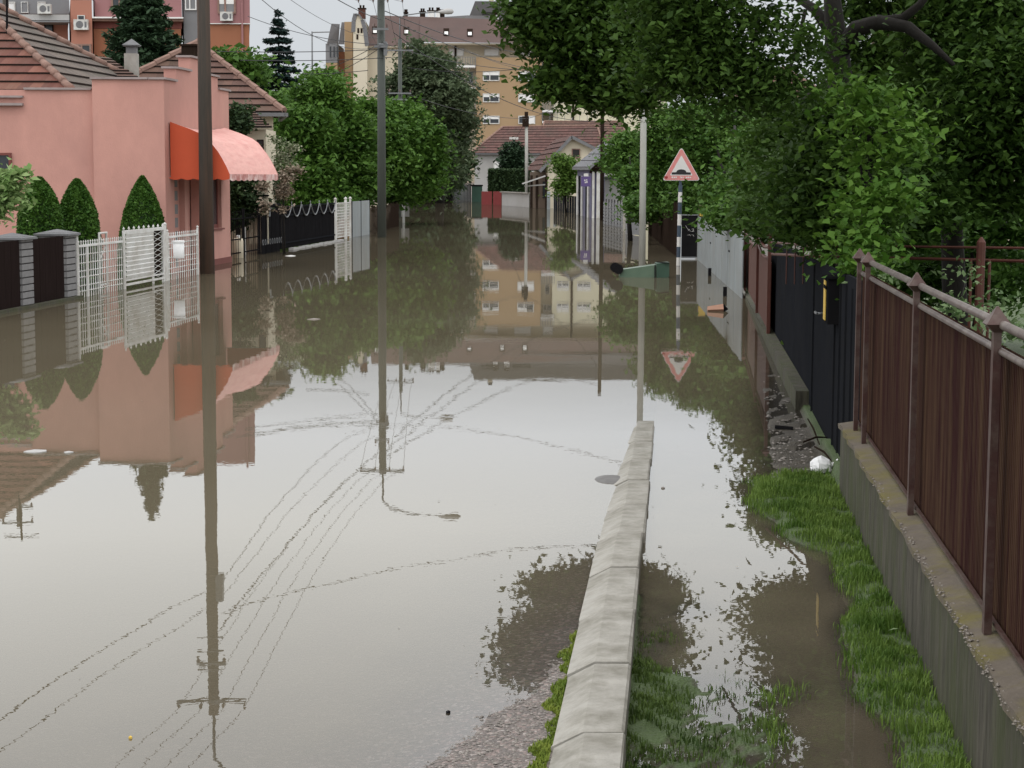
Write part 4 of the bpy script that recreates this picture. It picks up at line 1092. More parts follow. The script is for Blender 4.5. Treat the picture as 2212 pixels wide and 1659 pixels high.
mb = MB(); mb.box(q0.x - .5, q1.x - .2, 48.2, 50.2, -.3, q1.z - .05); mb.build('porch_wall', m_cream, h2)
a = Dp(578, 285, 48.2); win(h2, a.x - .28, a.x - .1, 48.19, a.z - 1.0, a.z - .2, m_wood, m_glass, mull=0, d=.05)

# ------------------------------------------------------------------ black fences on the left
def black_fences():
    U = -11.0; v = lambda x, u=U: vof(x, u, 520)
    t = thing('iron_bar_gate', 'black iron bar gate beside the pink house corner', 'gate', P(U, v(530), 0))
    va, vb = v(500), v(560); mb = MB(); n = 14
    for k in range(n): vv = va + (vb - va) * k / (n - 1); h = 1.06 + .05 * math.sin(k * math.pi / 6); mb.tube([P(U, vv, -.3), P(U, vv, h)], .008, 5); mb.octa(P(U, vv, h + .02), .018, .035)
    mb.build('bars', m_black, t)
    mb = MB()
    for z in (.12, .45, .95): mb.ub(U - .015, U + .015, va, vb, z, z + .03)
    mb.build('rails', m_black, t)
    for x in (526, 560):
        mb = MB(); mb.ub(U - .03, U + .03, v(x) - .03, v(x) + .03, -.3, 1.2); mb.build('post', m_black, t)
    mb = MB(); mb.ub(U - .4, U - .34, v(557), v(559) + .04, -.3, .7); mb.build('inner_post', m_white, t)
    # solid gate with garlands
    t = thing('black_sliding_gate', 'long black solid gate with white chain garlands along its top', 'gate', P(U, v(660), 0))
    a, b, c = v(565), v(605), v(722)
    mb = MB(); k = a
    while k < b - .1: mb.ub(U - .015, U + .015 * random.random(), k, k + .2, -.3, 1.22); k += .23
    mb.build('bar_section', m_black, t)
    mb = MB(); k = b; 
    while k < c - .1: mb.ub(U - .015, U + .012, k, min(k + .5, c), .05, 1.14); k += .515
    mb.build('sheet', m_black, t)
    mb = MB()
    for z in (.18, .92, 1.15): mb.ub(U + .013, U + .04, b, c, z, z + .04)
    mb.ub(U - .02, U + .03, a, b + .02, 1.222, 1.27)
    mb.build('rails', m_navy, t)
    n = 6
    for g in range(n):
        s, e = b + (c - b) * g / n + .05, b + (c - b) * (g + 1) / n - .02; pts = [P(U + .05, s + (e - s) * k / 10, 1.20 - .31 * (1 - (k / 5 - 1) ** 2)) for k in range(11)]
        mb = MB(); mb.tube(pts, .02, 6); mb.tube([P(U + .05, e, 1.15), P(U + .05, e, 1.30)], .014, 5); mb.build('garland', m_steel, t, smooth=True)
    mb = MB(); mb.ub(U + .03, U + .05, v(577), v(581), .95, 1.18); mb.ub(U + .03, U + .05, v(574), v(585), 1.14, 1.18); mb.build('ornament', m_steel, t)
    mb = MB()
    for k in range(9):
        vv = a + (b - a) * k / 8; pts = [P(U + .04, vv + .07 * math.cos(s), .30 + .07 * math.sin(s)) for s in [2 * math.pi * j / 8 for j in range(9)]]; mb.tube(pts, .008, 4)
    mb.build('scrollwork', m_steel, t)
    # pale ledge in front, at the water line
    mb = MB(); k = v(618); 
    while k < v(727): 
        mb.ub(-10.93, -10.80 + random.uniform(-.02, .03), k, k + .4, -.1, .035 + random.uniform(-.01, .02)); k += .41
    o = mb.build('concrete_ledge', m_greywall, origin=P(-10.9, 52, 0)); tag(o, 'pale concrete ledge at the water line below the black solid gate', 'ledge')
    # white gate and grey gate
    t = thing('white_lattice_gate', 'narrow white lattice gate between the black gate and the grey gate', 'gate', P(-11.05, v(740), 0))
    a, b = vof(725, -11.05, 520), vof(757, -11.05, 520)
    for vv, r in ((a, .045), (b, .035), (a + (b - a) * .68, .045)):
        mb = MB(); mb.tube([P(-11.05, vv, -.3), P(-11.05, vv, 1.25)], r, 8); mb.octa(P(-11.05, vv, 1.29), .06); mb.build('post', m_white, t)
    deco_panel(t, -11.05, a + .05, b - .05, .08, 1.17, [.2 + .09 * k for k in range(11)], 16, 'lattice', spikes=False)
    t = thing('grey_double_gate', 'plain grey double leaf gate right of the white lattice gate', 'gate', P(-11.15, 62, 0))
    a, b = vof(760, -11.15, 500), vof(797, -11.15, 500); m = (a + b) / 2
    for p, q in ((a, m - .04), (m + .04, b)):
        mb = MB(); mb.ub(-11.17, -11.13, p, q, -.1, 1.17); mb.build('gate_leaf', m_greysheet, t)
    mb = MB()
    for vv in (a - .05, m - .03, b + .03): mb.ub(-11.19, -11.12, vv - .03, vv + .03, -.3, 1.2)
    mb.build('posts', m_black, t)
    t = thing('wooden_fence', 'dark wooden fence in tree shade behind the grey green pole', 'fence', P(-12.2, 75, 0))
    a, b = Wp(800, 506), Wp(862, 488); mb = MB(); n = 26
    for k in range(n):
        p = a.lerp(b, k / n); q = a.lerp(b, (k + .88) / n); h = .95 + random.uniform(-.04, .04)
        mb.hexa([(p.x, p.y, -.3), (q.x, q.y, -.3), (q.x, q.y + .03, -.3), (p.x, p.y + .03, -.3), (p.x, p.y, h), (q.x, q.y, h), (q.x, q.y + .03, h), (p.x, p.y + .03, h)])
    mb.build('planks', m_wood, t)
    # whitish sheet and post
    p = Dp(876, 450, 80); t = thing('tin_sign_board', 'small whitish tin board on a post beyond the wooden fence', 'board', (p.x, 80, 0))
    mb = MB(); a = Dp(866, 432, 80); b = Dp(884, 468, 80); mb.box(a.x, b.x, 80, 80.04, b.z, a.z); mb.build('board', m_greywall, t)
    mb = MB(); a = Dp(872, 430, 79.9); mb.tube([(a.x, 79.9, -.3), (a.x, 79.9, a.z)], .05, 8); mb.octa((a.x, 79.9, a.z + .05), .09); mb.build('post', m_white, t)
    # cream tank behind bars
    p = Dp(511, 552, 44.6); q = Dp(511, 514, 44.6)
    t = thing('plastic_tank', 'cream plastic tank behind the iron bars at the house corner', 'tank', (p.x, 44.8, 0))
    mb = MB(); r = .125; h = q.z
    mb.lathe((p.x, 44.9, -.2), [(r, 0), (r, h + .1), (r * .9, h + .17), (r * .3, h + .2)], 16); mb.build('tank_body', m_cream, t, smooth=True)
    mb = MB(); mb.lathe((p.x, 44.9, h), [(.05, 0), (.05, .05), (.02, .06)], 10); mb.build('cap', m_white, t)
    # porch railing in cream boards
    a = Dp(566, 398, 50.1); b = Dp(608, 440, 50.1)
    t = thing('porch_railing', 'cream board railing seen through the wilted roses above the black fence', 'railing', ((a.x + b.x) / 2, 50.1, 0))
    mb = MB(); n = 4
    for k in range(n): x = a.x + (b.x - a.x) * k / n; mb.box(x, x + (b.x - a.x) / n * .78, 47.6, 47.64, b.z - 1.0, a.z)
    mb.build('boards', m_cream, t)
    mb = MB(); mb.box(a.x, b.x, 47.56, 47.598, a.z - .3, a.z - .26); mb.box(a.x, b.x, 47.56, 47.598, b.z + .02, b.z + .06); mb.build('rails', m_black, t)
black_fences()

# ------------------------------------------------------------------ houses at the street end
def street_end():
    # A pale grey house
    a = Dp(1018, 331, 165); e = Dp(1300, 331, 165)
    T0 = Dp(1086, 275, 170); T1 = Dp(1290, 272, 170)
    t, ro = hip_house('tiled_house', 'pale grey house with a long brown tiled hip roof, far end of the street', a.x + .3, e.x, 165, 175, a.z, T0.z, m_greywall, m_tfar, ridge=(tuple(T0), tuple(T1)), step=.6)
    p = Dp(1080, 358, 164.9); win(t, p.x - .6, p.x + .35, 165, p.z - .7, p.z + .5, m_white, m_winlight, mull=0)
    mb = MB(); p = Dp(1110, 301, 166.8); mb.box(p.x - .4, p.x + .4, p.y - .3, p.y, p.z - .02, p.z + .2); mb.build('roof_vent', m_white, ro)
    # second roof right behind
    a = Dp(1172, 305, 182); e = Dp(1345, 305, 182); T0 = Dp(1176, 263, 186); T1 = Dp(1345, 263, 186)
    hip_house('tiled_house', 'darker tiled roof rising behind the long brown roof, below the apartment balconies', a.x, e.x, 182, 190, a.z, T0.z, m_greywall, m_tbrown, ridge=(tuple(T0), tuple(T1)), step=.6)
    # B gabled house
    L = Dp(1166, 368, 118); Rr = Dp(1290, 321, 118); T = Dp(1235, 293, 118); back = Vector((-.75, 12, 0))
    t = thing('gabled_house', 'cream gabled house with a red tiled slope and a dark attic window', 'house', (T.x, 120, 0))
    wl = Dp(1183, 400, 118.4).x; f = 118.4
    def zr(x): return L.z + (T.z - L.z) * (x - L.x) / (T.x - L.x) if x < T.x else T.z + (Rr.z - T.z) * (x - T.x) / (Rr.x - T.x)
    w = MB(); pts = [(wl, f, -.4), (Rr.x - .15, f, -.4), (Rr.x - .15, f, zr(Rr.x - .15) - .12), (T.x, f, T.z - .15), (wl, f, zr(wl) - .15)]
    bk = [(x + back.x, y + back.y, z) for x, y, z in pts]; w.poly(pts); w.poly(bk[::-1])
    for k in range(5): j = (k + 1) % 5; w.quad(pts[j], pts[k], bk[k], bk[j])
    w.build('wall', m_cream, t)
    w = MB(); w.box(L.x - .55, wl - .01, 119.6, 128, -.4, L.z - .1); w.build('porch_wall', mat('brown_porch_wall', (.12, .09, .07), .85, .15, 1), t)
    for x0, x1 in ((1157, 1163), (1172, 1178)):
        a = Dp(x0, 392, 119.6); b = Dp(x1, 428, 119.6); win(t, a.x, b.x, 119.6, b.z, a.z, m_wood, m_glass, mull=0, d=.08)
    a = Dp(1235, 321, f); b = Dp(1253, 341, f); win(t, a.x, b.x, f, b.z, a.z, m_ridge, m_dark, name='attic_window', mull=0)
    r = MB(); r.courses(L + Vector((0, 0, 0)), L + back + Vector((-.15, 0, .0)), T, T + back, .5, .06); 
    ro = r.build('left_roof', [m_tfar, m_under], t)
    r = MB(); r.courses(Rr, Rr + back, T, T + back, .5, .06); r.build('right_roof', [m_tbrown, m_under], t)
    r = MB(); r.beam(L - Vector((0, .03, .08)), T - Vector((0, .03, .08)), .06, .2); r.beam(T - Vector((0, .03, .08)), Rr - Vector((0, .03, .08)), .06, .2); r.build('barge_board', m_cap, t)
    r = MB(); a = Dp(1128, 397, 117); b = Dp(1178, 380, 117); r.beam((a.x, 117, a.z), (b.x, 117, b.z), 1.2, .08); r.beam((a.x + .15, 117.2, a.z - .15), (b.x, 117.2, a.z - .05), .08, .08); r.build('canopy', m_greywall, t)
    for x in (1148, 1160, 1180):
        q = Dp(x, 420, 117.3); r = MB(); r.box(q.x - .08, q.x + .08, 117.2, 117.4, -.3, 2.1); r.build('porch_post', m_wood, t)
    # C shop with striped front
    Yn, Yf = 90.0, 99.0; A = Dp(1238, 361, Yf); B = Dp(1274, 361, Yn); Tn = Dp(1338, 304, Yn); Tf = Dp(1305, 305, Yf); RE = Dp(1402, 361, Yn); f = Yn + .4
    t = thing('shop_building', 'small shop with white and navy striped front and a grey roof', 'shop', (B.x, Yn + 2, 0))
    c0 = Dp(1277, 400, f); c1 = Dp(1247, 400, 98.4); xr = Dp(1306, 400, f).x; ze = B.z - .12
    w = MB(); w.hexa([(c0.x, f, -.4), (xr, f, -.4), (xr, 98.4, -.4), (c1.x, 98.4, -.4), (c0.x, f, ze), (xr, f, ze), (xr, 98.4, ze), (c1.x, 98.4, ze)]); w.build('wall', mat('lavender_wall', (.10, .095, .15), .8, .1, 1), t)
    for x0, x1, mm, nm in ((1247.5, 1250.5, m_white, 'column'), (1251, 1257, m_navy, 'dark_strip'), (1257.5, 1260, m_white, 'column'), (1266, 1270, m_navy, 'dark_strip'), (1271, 1273.5, m_white, 'column')):
        fa, fb = (x0 - 1247) / 30, (x1 - 1247) / 30; p = c1.lerp(c0, fa); q = c1.lerp(c0, fb); o_ = Vector((-.06, -.03, 0)) if nm == 'column' else Vector((-.02, -.01, 0))
        r = MB(); r.hexa([(p.x, p.y, -.4), (p.x + o_.x, p.y + o_.y, -.4), (q.x + o_.x, q.y + o_.y, -.4), (q.x, q.y, -.4), (p.x, p.y, ze - .3), (p.x + o_.x, p.y + o_.y, ze - .3), (q.x + o_.x, q.y + o_.y, ze - .3), (q.x, q.y, ze - .3)]); r.build(nm, mm, t)
    for x0, x1 in ((1279, 1284), (1288.5, 1297)):
        p = Dp(x0, 400, f); q = Dp(x1, 400, f); r = MB(); r.box(p.x, q.x, f - .12, f - .003, -.4, ze - .1); r.build('column', m_white, t)
    r = MB(); r.courses(A, B, Tf, Tn, .5, .03); r.build('left_roof', [m_slate, m_under], t)
    r = MB(); r.courses(RE, RE + Vector((0, 9, 0)), Tn, Tf, .5, .03); r.build('right_roof', [m_slate, m_under], t)
    r = MB(); r.poly([(B.x, Yn + .1, B.z - .02), (RE.x, Yn + .1, RE.z - .02), (Tn.x, Yn + .1, Tn.z - .05)]); r.poly([(RE.x, Yn + .16, RE.z - .02), (B.x, Yn + .16, B.z - .02), (Tn.x, Yn + .16, Tn.z - .05)]); r.quad((B.x, Yn + .1, B.z - .02), (B.x, Yn + .4, B.z - .3), (RE.x, Yn + .4, B.z - .3), (RE.x, Yn + .1, B.z - .02)); r.build('gable_boarding', m_wood, t)
    r = MB(); r.beam(A - Vector((0, 0, .07)), B - Vector((0, 0, .07)), .1, .14); r.beam(B - Vector((0, .03, .05)), Tn - Vector((0, .03, .05)), .05, .12); r.build('fascia', m_cap, t)
    fy = 90.6
    p = Dp(1255, 381, fy - 1.2); q = Dp(1276, 403, fy - 1.2); sy = fy - 1.2
    s = thing('shop_sign', 'small purple hanging sign with white marks on the striped shop', 'sign', ((p.x + q.x) / 2, sy, q.z))
    mb = MB(); mb.box(p.x, q.x, sy, sy + .05, q.z, p.z); mb.build('sign_board', m_purple, s)
    cx_ = (p.x + q.x) / 2; cz = (p.z + q.z) / 2
    for dx0, dx1, dz0, dz1 in ((-.08, -.02, .02, .09), (.01, .07, .05, .10), (-.05, .0, -.08, -.01), (.02, .08, -.07, .02)):
        mb = MB(); mb.box(cx_ + dx0, cx_ + dx1, sy - .006, sy - .002, cz + dz0, cz + dz1); mb.build('white_mark', m_signw, s)
    mb = MB(); mb.box(cx_ - .1, cx_ + .12, sy, sy + .03, p.z + .002, p.z + .14); mb.build('bracket', m_white, s)
    # navy gate left of shop
    a = Wp(1196, 452); b = Wp(1246, 462)
    t = thing('navy_fence', 'dark navy board fence between the gabled house and the shop', 'fence', (a + b) / 2)
    mb = MB(); 
    for k in range(10): p = a.lerp(b, k / 10); q = a.lerp(b, (k + .92) / 10); mb.hexa([(p.x, p.y, -.3), (q.x, q.y, -.3), (q.x, q.y + .05, -.3), (p.x, p.y + .05, -.3), (p.x, p.y, .95), (q.x, q.y, .95), (q.x, q.y + .05, .95), (p.x, p.y + .05, .95)])
    mb.build('boards', m_navy, t)
    mb = MB(); 
    for x in (1185, 1199): q = Wp(x, 452); mb.box(q.x - .1, q.x + .1, q.y - .2, q.y, -.3, 1.1)
    mb.build('posts', m_greysheet, t)
    # white outbuilding
    a = Dp(1303, 388, 97); b = Dp(1372, 388, 97)
    t = thing('white_outbuilding', 'low white outbuilding half hidden by bushes right of the shop', 'outbuilding', ((a.x + b.x) / 2, 98, 0))
    mb = MB(); mb.box(a.x, b.x, 97, 101, -.4, a.z); mb.build('wall', m_winlight, t); mb = MB(); mb.box(a.x - .2, b.x + .2, 96.7, 101.3, a.z + .002, a.z + .15); mb.build('roof', m_greysheet, t)
    # slat fence
    a = Wp(1303, 483); b = Wp(1347, 492); 
    t = thing('slat_fence', 'grey slatted fence with dark bars right of the slim blackened pole', 'fence', (a + b) / 2)
    mb = MB()
    for k in range(7): z = .05 + k * .14; mb.beam((a.x, a.y, z), (b.x, b.y, z), .02, .11)
    mb.build('slats', m_greyb, t)
    mb = MB()
    for k in range(8): p = a.lerp(b, k / 7); mb.box(p.x - .02, p.x + .02, p.y - .05, p.y - .02, -.3, 1.08)
    mb.build('bars', m_black, t)
    p = Wp(1348, 500); t = thing('gate_post', 'pale square gate post in the water beside the slatted fence', 'post', (p.x, p.y, 0))
    mb = MB(); mb.box(p.x - .045, p.x + .045, p.y - .045, p.y + .045, -.3, 1.12); mb.build('shaft', m_conc, t); mb = MB(); mb.box(p.x - .06, p.x + .06, p.y - .06, p.y + .06, 1.121, 1.15); mb.build('cap', m_cap, t)
    a = Wp(1352, 505); b = Wp(1385, 510)
    t = thing('grey_panel_gate', 'low grey panel gate with a dark top bar behind the pale concrete pole', 'gate', (a + b) / 2)
    mb = MB(); mb.hexa([(a.x, a.y, .02), (b.x, b.y, .02), (b.x, b.y + .04, .02), (a.x, a.y + .04, .02), (a.x, a.y, .85), (b.x, b.y, .85), (b.x, b.y + .04, .85), (a.x, a.y + .04, .85)]); mb.build('panel', m_greyb, t)
    mb = MB(); mb.beam((a.x, a.y, .9), (b.x, b.y, .9), .06, .06); mb.build('top_bar', m_black, t)
    # red gate, grey wall, green container, blue grey fence
    a = Wp(1040, 442); b = Wp(1083, 443); t = thing('red_gate', 'dark red double gate below the square hedge', 'gate', (a + b) / 2); m_ = a.lerp(b, .55)
    for p, q in ((a, m_ - Vector((.04, 0, 0))), (m_ + Vector((.04, 0, 0)), b)):
        mb = MB(); mb.box(p.x, q.x, a.y, a.y + .06, -.2, .95); mb.build('gate_leaf', m_redgate, t)
    a = Wp(1084, 443.5); b = Wp(1143, 448); t = thing('low_garden_wall', 'pale grey low wall in front of the square hedge', 'wall', (a + b) / 2)
    mb = MB(); mb.hexa([(a.x, a.y, -.4), (b.x, b.y, -.4), (b.x, b.y + .2, -.4), (a.x, a.y + .2, -.4), (a.x, a.y, .9), (b.x, b.y, .9), (b.x, b.y + .2, .9), (a.x, a.y + .2, .9)]); mb.build('wall_body', m_greywall, t)
    mb = MB(); mb.beam((a.x, a.y + .1, .94), (b.x, b.y + .1, .94), .32, .07); mb.build('coping', m_conc, t)
    a = Wp(1019, 436); b = Wp(1039, 438); t = thing('green_container', 'dark green container beside the red gate', 'container', (a + b) / 2)
    mb = MB(); mb.box(a.x, b.x, a.y, a.y + 1, -.3, 1.25); mb.build('container_body', mat('dark_green_paint', (.03, .07, .05), .6, .2, 2), t); mb = MB(); mb.box(a.x - .05, b.x + .05, a.y - .05, a.y + 1.05, 1.252, 1.36); mb.build('lid', m_black, t)
    a = Wp(940, 430); b = Wp(1018, 434); t = thing('grey_plank_fence', 'blue grey plank fence under the trees left of the pale house', 'fence', (a + b) / 2)
    mb = MB(); n = 26
    for k in range(n): p = a.lerp(b, k / n); q = a.lerp(b, (k + .9) / n); h = 1.35 + random.uniform(-.1, .1); mb.hexa([(p.x, p.y, -.3), (q.x, q.y, -.3), (q.x, q.y + .05, -.3), (p.x, p.y + .05, -.3), (p.x, p.y, h), (q.x, q.y, h), (q.x, q.y + .05, h), (p.x, p.y + .05, h)])
    mb.build('planks', mat('blue_grey_wood', (.06, .07, .07), .8, .3, 2), t)
    a = Wp(888, 427.5); b = Wp(975, 431)
    mb = MB(); mb.beam((a.x, a.y, .05), (b.x, b.y, .05), .5, .3); o = mb.build('far_kerb', m_curb, origin=(a + b) / 2); tag(o, 'pale strip of kerb at the far edge of the flood', 'kerb')
street_end()

# ------------------------------------------------------------------ apartment blocks
def big_block():
    Y = 233.0
    t = thing('apartment_block', 'tan and cream apartment block with a brown mansard roof and skylights', 'apartment block', (5, Y, 0))
    d = lambda x, y, YY=Y: Dp(x, y, YY)
    def bx(mb, x0, x1, y0, y1, Ya, Yb, zlow=None):
        a = d(x0, y0, Ya); b = d(x1, y1, Ya); mb.box(a.x, b.x, Ya, Yb, b.z if zlow is None else zlow, a.z)
    w = MB(); bx(w, 792, 1440, 98, 300, Y + 1.6, Y + 14, -1); w.build('wall', m_beige, t)
    w = MB(); bx(w, 1028.5, 1170, 124, 300, Y - .6, Y + 1.55, -1); w.build('tan_bay', m_tan, t)
    w = MB(); bx(w, 1196, 1440, 130, 300, Y - .2, Y + 1.55, -1); w.build('yellow_wing', m_yell, t)
    w = MB(); bx(w, 792, 870, 100, 300, Y - .6, Y + 1.5, -1); w.build('left_bay', m_beige, t)
    # cornice and mansard
    w = MB(); a = d(905, 93, Y - 1); b = d(1440, 98, Y - 1); w.box(a.x, b.x, Y - 1.2, Y + 1.5, b.z, a.z); a = d(792, 99, Y - 1); b = d(905, 103, Y - 1); w.box(a.x, b.x - .01, Y - 1.2, Y + 1.5, b.z, a.z); w.build('cornice', m_beige, t)
    w = MB(); A, B = d(792, 99, Y - 1.3), d(907, 99, Y - 1.3); A2, B2 = d(800, 33, Y + 4), d(907, 36, Y + 4)
    w.poly([A, B, B2, A2]); A, B = d(907, 91, Y - 1.4), d(1445, 97, Y - 1.4); A2, B2 = d(907, 36, Y + 4), d(1445, 55, Y + 4); w.poly([A, B, B2, A2])
    w.poly([d(800, 33, Y + 4), d(907, 36, Y + 4), d(907, 36, Y + 13), d(800, 33, Y + 13)]); ro = w.build('mansard_roof', m_mans, t)
    w = MB(); A, B = d(960, 60, Y + 2.2), d(1440, 62, Y + 2.2); A2, B2 = d(1010, 33, Y + 6), d(1440, 40, Y + 6); w.poly([A, B, B2, A2]); 
    w.poly([d(907, 40, Y + 3.7), d(960, 38, Y + 5), d(1010, 33, Y + 6), d(960, 60, Y + 2.2)])
    a = d(1006, 38, Y + 6.1); b = d(1440, 4, Y + 6.1); w.hexa([(a.x, Y + 6.2, a.z - 1), (b.x, Y + 6.2, a.z - 1), (b.x, Y + 14, a.z - 1), (a.x, Y + 14, a.z - 1), (a.x + 1.2, Y + 6.2, b.z), (b.x, Y + 6.2, b.z), (b.x, Y + 14, b.z), (a.x + 1.2, Y + 14, b.z)])
    w.build('upper_roof', m_mans2, t)
    w = MB()
    for x0, x1 in ((1042, 1080), (1110, 1150)): a = d(x0, 26, Y + 6); b = d(x1, 36, Y + 6); w.box(a.x, b.x, Y + 6.0, Y + 6.19, b.z, a.z)
    w.build('roof_recess', m_dark, t)
    # skylights lie on the roof slope
    for x in (878, 896 - 70 + 122, 963.5, 1015, 1088, 1137):
        pass
    def onroof(x, y):      # depth on the slope between eave row and top row
        if x < 907: y0, y1 = 99, 33 + (x - 800) * .03
        else: y0, y1 = 91 + (x - 907) * .011, 36 + (x - 907) * .035
        f = (y0 - y) / (y0 - y1); return (Y - 1.3) + f * 5.35
    for x, y in ((810, 65), (878, 66), (964, 69), (1015, 70), (1087, 72), (1137, 72)):
        a = Dp(x - 6, y + 8, onroof(x, y + 8) - .12); b = Dp(x + 6, y + 8, onroof(x, y + 8) - .12); c = Dp(x + 6, y - 8, onroof(x, y - 8) - .12); e = Dp(x - 6, y - 8, onroof(x, y - 8) - .12)
        mb = MB(); bkk = Vector((0, .3, 0)); mb.hexa([a, b, b + bkk, a + bkk, e, c, c + bkk, e + bkk]); s = mb.build('skylight', m_wood, ro)
        a, b, c, e = [p + Vector((sx, -.03, sz)) for p, sx, sz in ((a, .12, .12), (b, -.12, .12), (c, -.12, -.12), (e, .12, -.12))]
        mb = MB(); mb.poly([a, b, c, e]); mb.build('pane', m_winlight, s)
    for x, y in ((882, 97),):
        p = Dp(x, y, Y - 2); mb = MB(); mb.box(p.x - .35, p.x + .35, Y - 1.9, Y - 1.5, p.z - .15, p.z + .2); mb.build('roof_vent', m_winlight, ro)
    # chimneys
    for x0, x1, y0, y1, mm, YY in ((924, 938, 24, 45, m_winlight, Y + 4), (942, 950, 24, 45, m_winlight, Y + 4), (1091, 1103, 30, 48, m_winlight, Y + 4.2), (1067, 1077, 32, 42, m_winlight, Y + 5), (774, 789, 19, 34, m_rustred, Y + 5), (907, 918, 26, 36, m_wood, Y + 7), (948, 960, 28, 38, m_wood, Y + 6), (873, 880, 28, 36, m_wood, Y + 7), (1056, 1066, -6, 5, m_beige, Y + 9)):
        a = Dp(x0, y0, YY); b = Dp(x1, y1 + 6, YY); mb = MB(); mb.box(a.x, b.x, YY, YY + .9, b.z, a.z); o = mb.build('chimney', mm, ro)
        mb = MB(); mb.box(a.x - .1, b.x + .1, YY - .1, YY + 1, a.z + .002, a.z + .12)
        for k in range(2): xx = a.x + (b.x - a.x) * (.28 + .44 * k); mb.tube([(xx, YY + .45, a.z + .1), (xx, YY + .45, a.z + .5)], .13, 6)
        mb.build('chimney_pots', m_wood, o)
    # windows of the tan bay
    Yb = Y - .6
    for r_, (y0, y1) in enumerate(((154, 175), (202, 221), (250, 268))):
        for c_, (x0, x1) in enumerate(((1043, 1079), (1119.5, 1156))):
            a = d(x0, y0, Yb); b = d(x1, y1, Yb)
            kw = {}
            if c_ == 1 and r_ == 1: mp = m_winlight
            else: mp = m_glass
            hf = (0, 1, .62) if c_ == 0 else ((0, .58, .35) if r_ == 0 else ((.55, 1, 0) if r_ == 2 else None))
            win(t, a.x, b.x, Yb, b.z, a.z, m_white, mp, half=hf)
    for x0, x1 in ((980 - 10, 1002), (1046, 1078), (1113, 1150), (1176, 1198)):
        a = d(x0, 105, Y + 1.6); b = d(x1, 121, Y + 1.6); win(t, a.x, b.x, Y + 1.6, b.z, a.z, m_white, m_winlight, mull=0)
    # right hand windows and recess balconies
    for (x0, x1, y0, y1) in ((1206, 1232, 205, 222), (1176, 1196, 148, 172), (1206, 1232, 158, 175), (1250, 1280, 158, 175), (1250, 1280, 205, 222)):
        YY = Y - .2 if x0 > 1196 else Y + 1.6
        a = d(x0, y0, YY); b = d(x1, y1, YY); win(t, a.x, b.x, YY, b.z, a.z, m_white, m_glass, half=(0, 1, .55))
    for (x0, x1, ys) in ((984, 1027, (142, 190, 238)), (1171, 1200, (142, 238)), (1171, 1300, (262,))):
        for y in ys:
            a = d(x0, y, Y); b = d(x1, y, Y); mb = MB(); mb.box(a.x, b.x, Y - .9, Y + 1.58, a.z - .25, a.z)
            o = mb.build('balcony', m_winlight, t); mb = MB()
            for k in range(9): xx = a.x + (b.x - a.x) * k / 8; mb.box(xx - .03, xx + .03, Y - .88, Y - .84, a.z, a.z + 1)
            mb.box(a.x, b.x, Y - .9, Y - .83, a.z + 1, a.z + 1.06); mb.build('railing', m_greyb, o)
    for x0, x1, y0, y1 in ((1012, 1022, 155, 180), (1180, 1190, 195, 215)):
        a = d(x0, y0, Y + 1.6); b = d(x1, y1, Y + 1.6); win(t, a.x, b.x, Y + 1.6, b.z, a.z, m_white, m_glass, name='balcony_door', mull=0)
    for x in (983, 1239):
        a = d(x, 96, Y - .4); mb = MB(); mb.tube([(a.x, Y - .35 if x > 1100 else Y + 1.4, -1), (a.x, Y - .35 if x > 1100 else Y + 1.4, a.z)], .14, 6); mb.build('downpipe', m_wood, t)
    # cream gable at its left end, curved top
    g = thing('apartment_gable', 'narrow cream gable end with a rounded top, left of the brown mansard roof', 'building', tuple(Dp(778, 400, 231)))
    mb = MB(); YY = 230.5
    pts = [d(763, 300, YY), d(793, 300, YY), d(793, 100, YY), d(788, 62, YY), d(783, 44, YY), d(776, 33, YY), d(768, 31, YY), d(764, 45, YY), d(763, 70, YY)]
    pts = [Vector((p.x, YY, max(p.z, -1))) for p in pts]; bkp = [p + Vector((0, 12, 0)) for p in pts]
    mb.poly(pts); mb.poly(bkp[::-1])
    for k in range(len(pts)): j = (k + 1) % len(pts); mb.quad(pts[j], pts[k], bkp[k], bkp[j])
    mb.build('wall', m_cream, g)
    mb = MB()
    for k in range(2, 8): mb.beam(pts[k] + Vector((0, 0, .06)), pts[k + 1] + Vector((0, 0, .06)), .5, .15)
    mb.build('edge_trim', m_cap, g)
    for x, y in ((774, 66), (781, 66), (772, 80)):
        a = d(x, y, YY); mb = MB(); mb.box(a.x - .12, a.x + .12, YY - .05, YY - .003, a.z - .3, a.z + .3); mb.build('vent_opening', m_wood, g)
    # orange and grey neighbour
    g = thing('apartment_block', 'grey and orange stepped apartment end beside the blue spruce', 'apartment block', tuple(Dp(735, 400, 236)))
    YY = 236; a = d(744, 47, YY); b = d(763, 300, YY); mb = MB(); mb.box(a.x, b.x - .02, YY, YY + 10, -1, a.z); mb.build('tan_wall', m_tan, g)
    a = d(731, 52, YY + 1); b = d(744, 300, YY); mb = MB(); mb.box(a.x, b.x, YY + .8, YY + 10, -1, a.z - 3.5); mb.build('red_wall', m_orangeb, g)
    mb = MB(); p0, p1_, p2_, p3_ = d(731, 96, YY), d(744, 96, YY), d(744, 48, YY + 2), d(738, 48, YY + 2); mb.poly([p0, p1_, p2_, p3_]); p0, p1_, p2_ = d(706, 96, YY - 2), d(731, 96, YY), d(716, 51, YY + 2); 
    mb.poly([p0, p1_, d(734, 52, YY + 3), p2_]); mb.build('roof', m_mans2, g)
    a = d(706, 96, YY); b = d(731, 137, YY); mb = MB(); mb.box(a.x, b.x, YY - 1.5, YY + 8, b.z, a.z); mb.build('grey_upper_wall', m_greyb, g)
    mb = MB(); mb.box(a.x, b.x, YY - 1.5, YY + 8, -1, b.z - .02); mb.build('orange_lower_wall', m_tan, g)
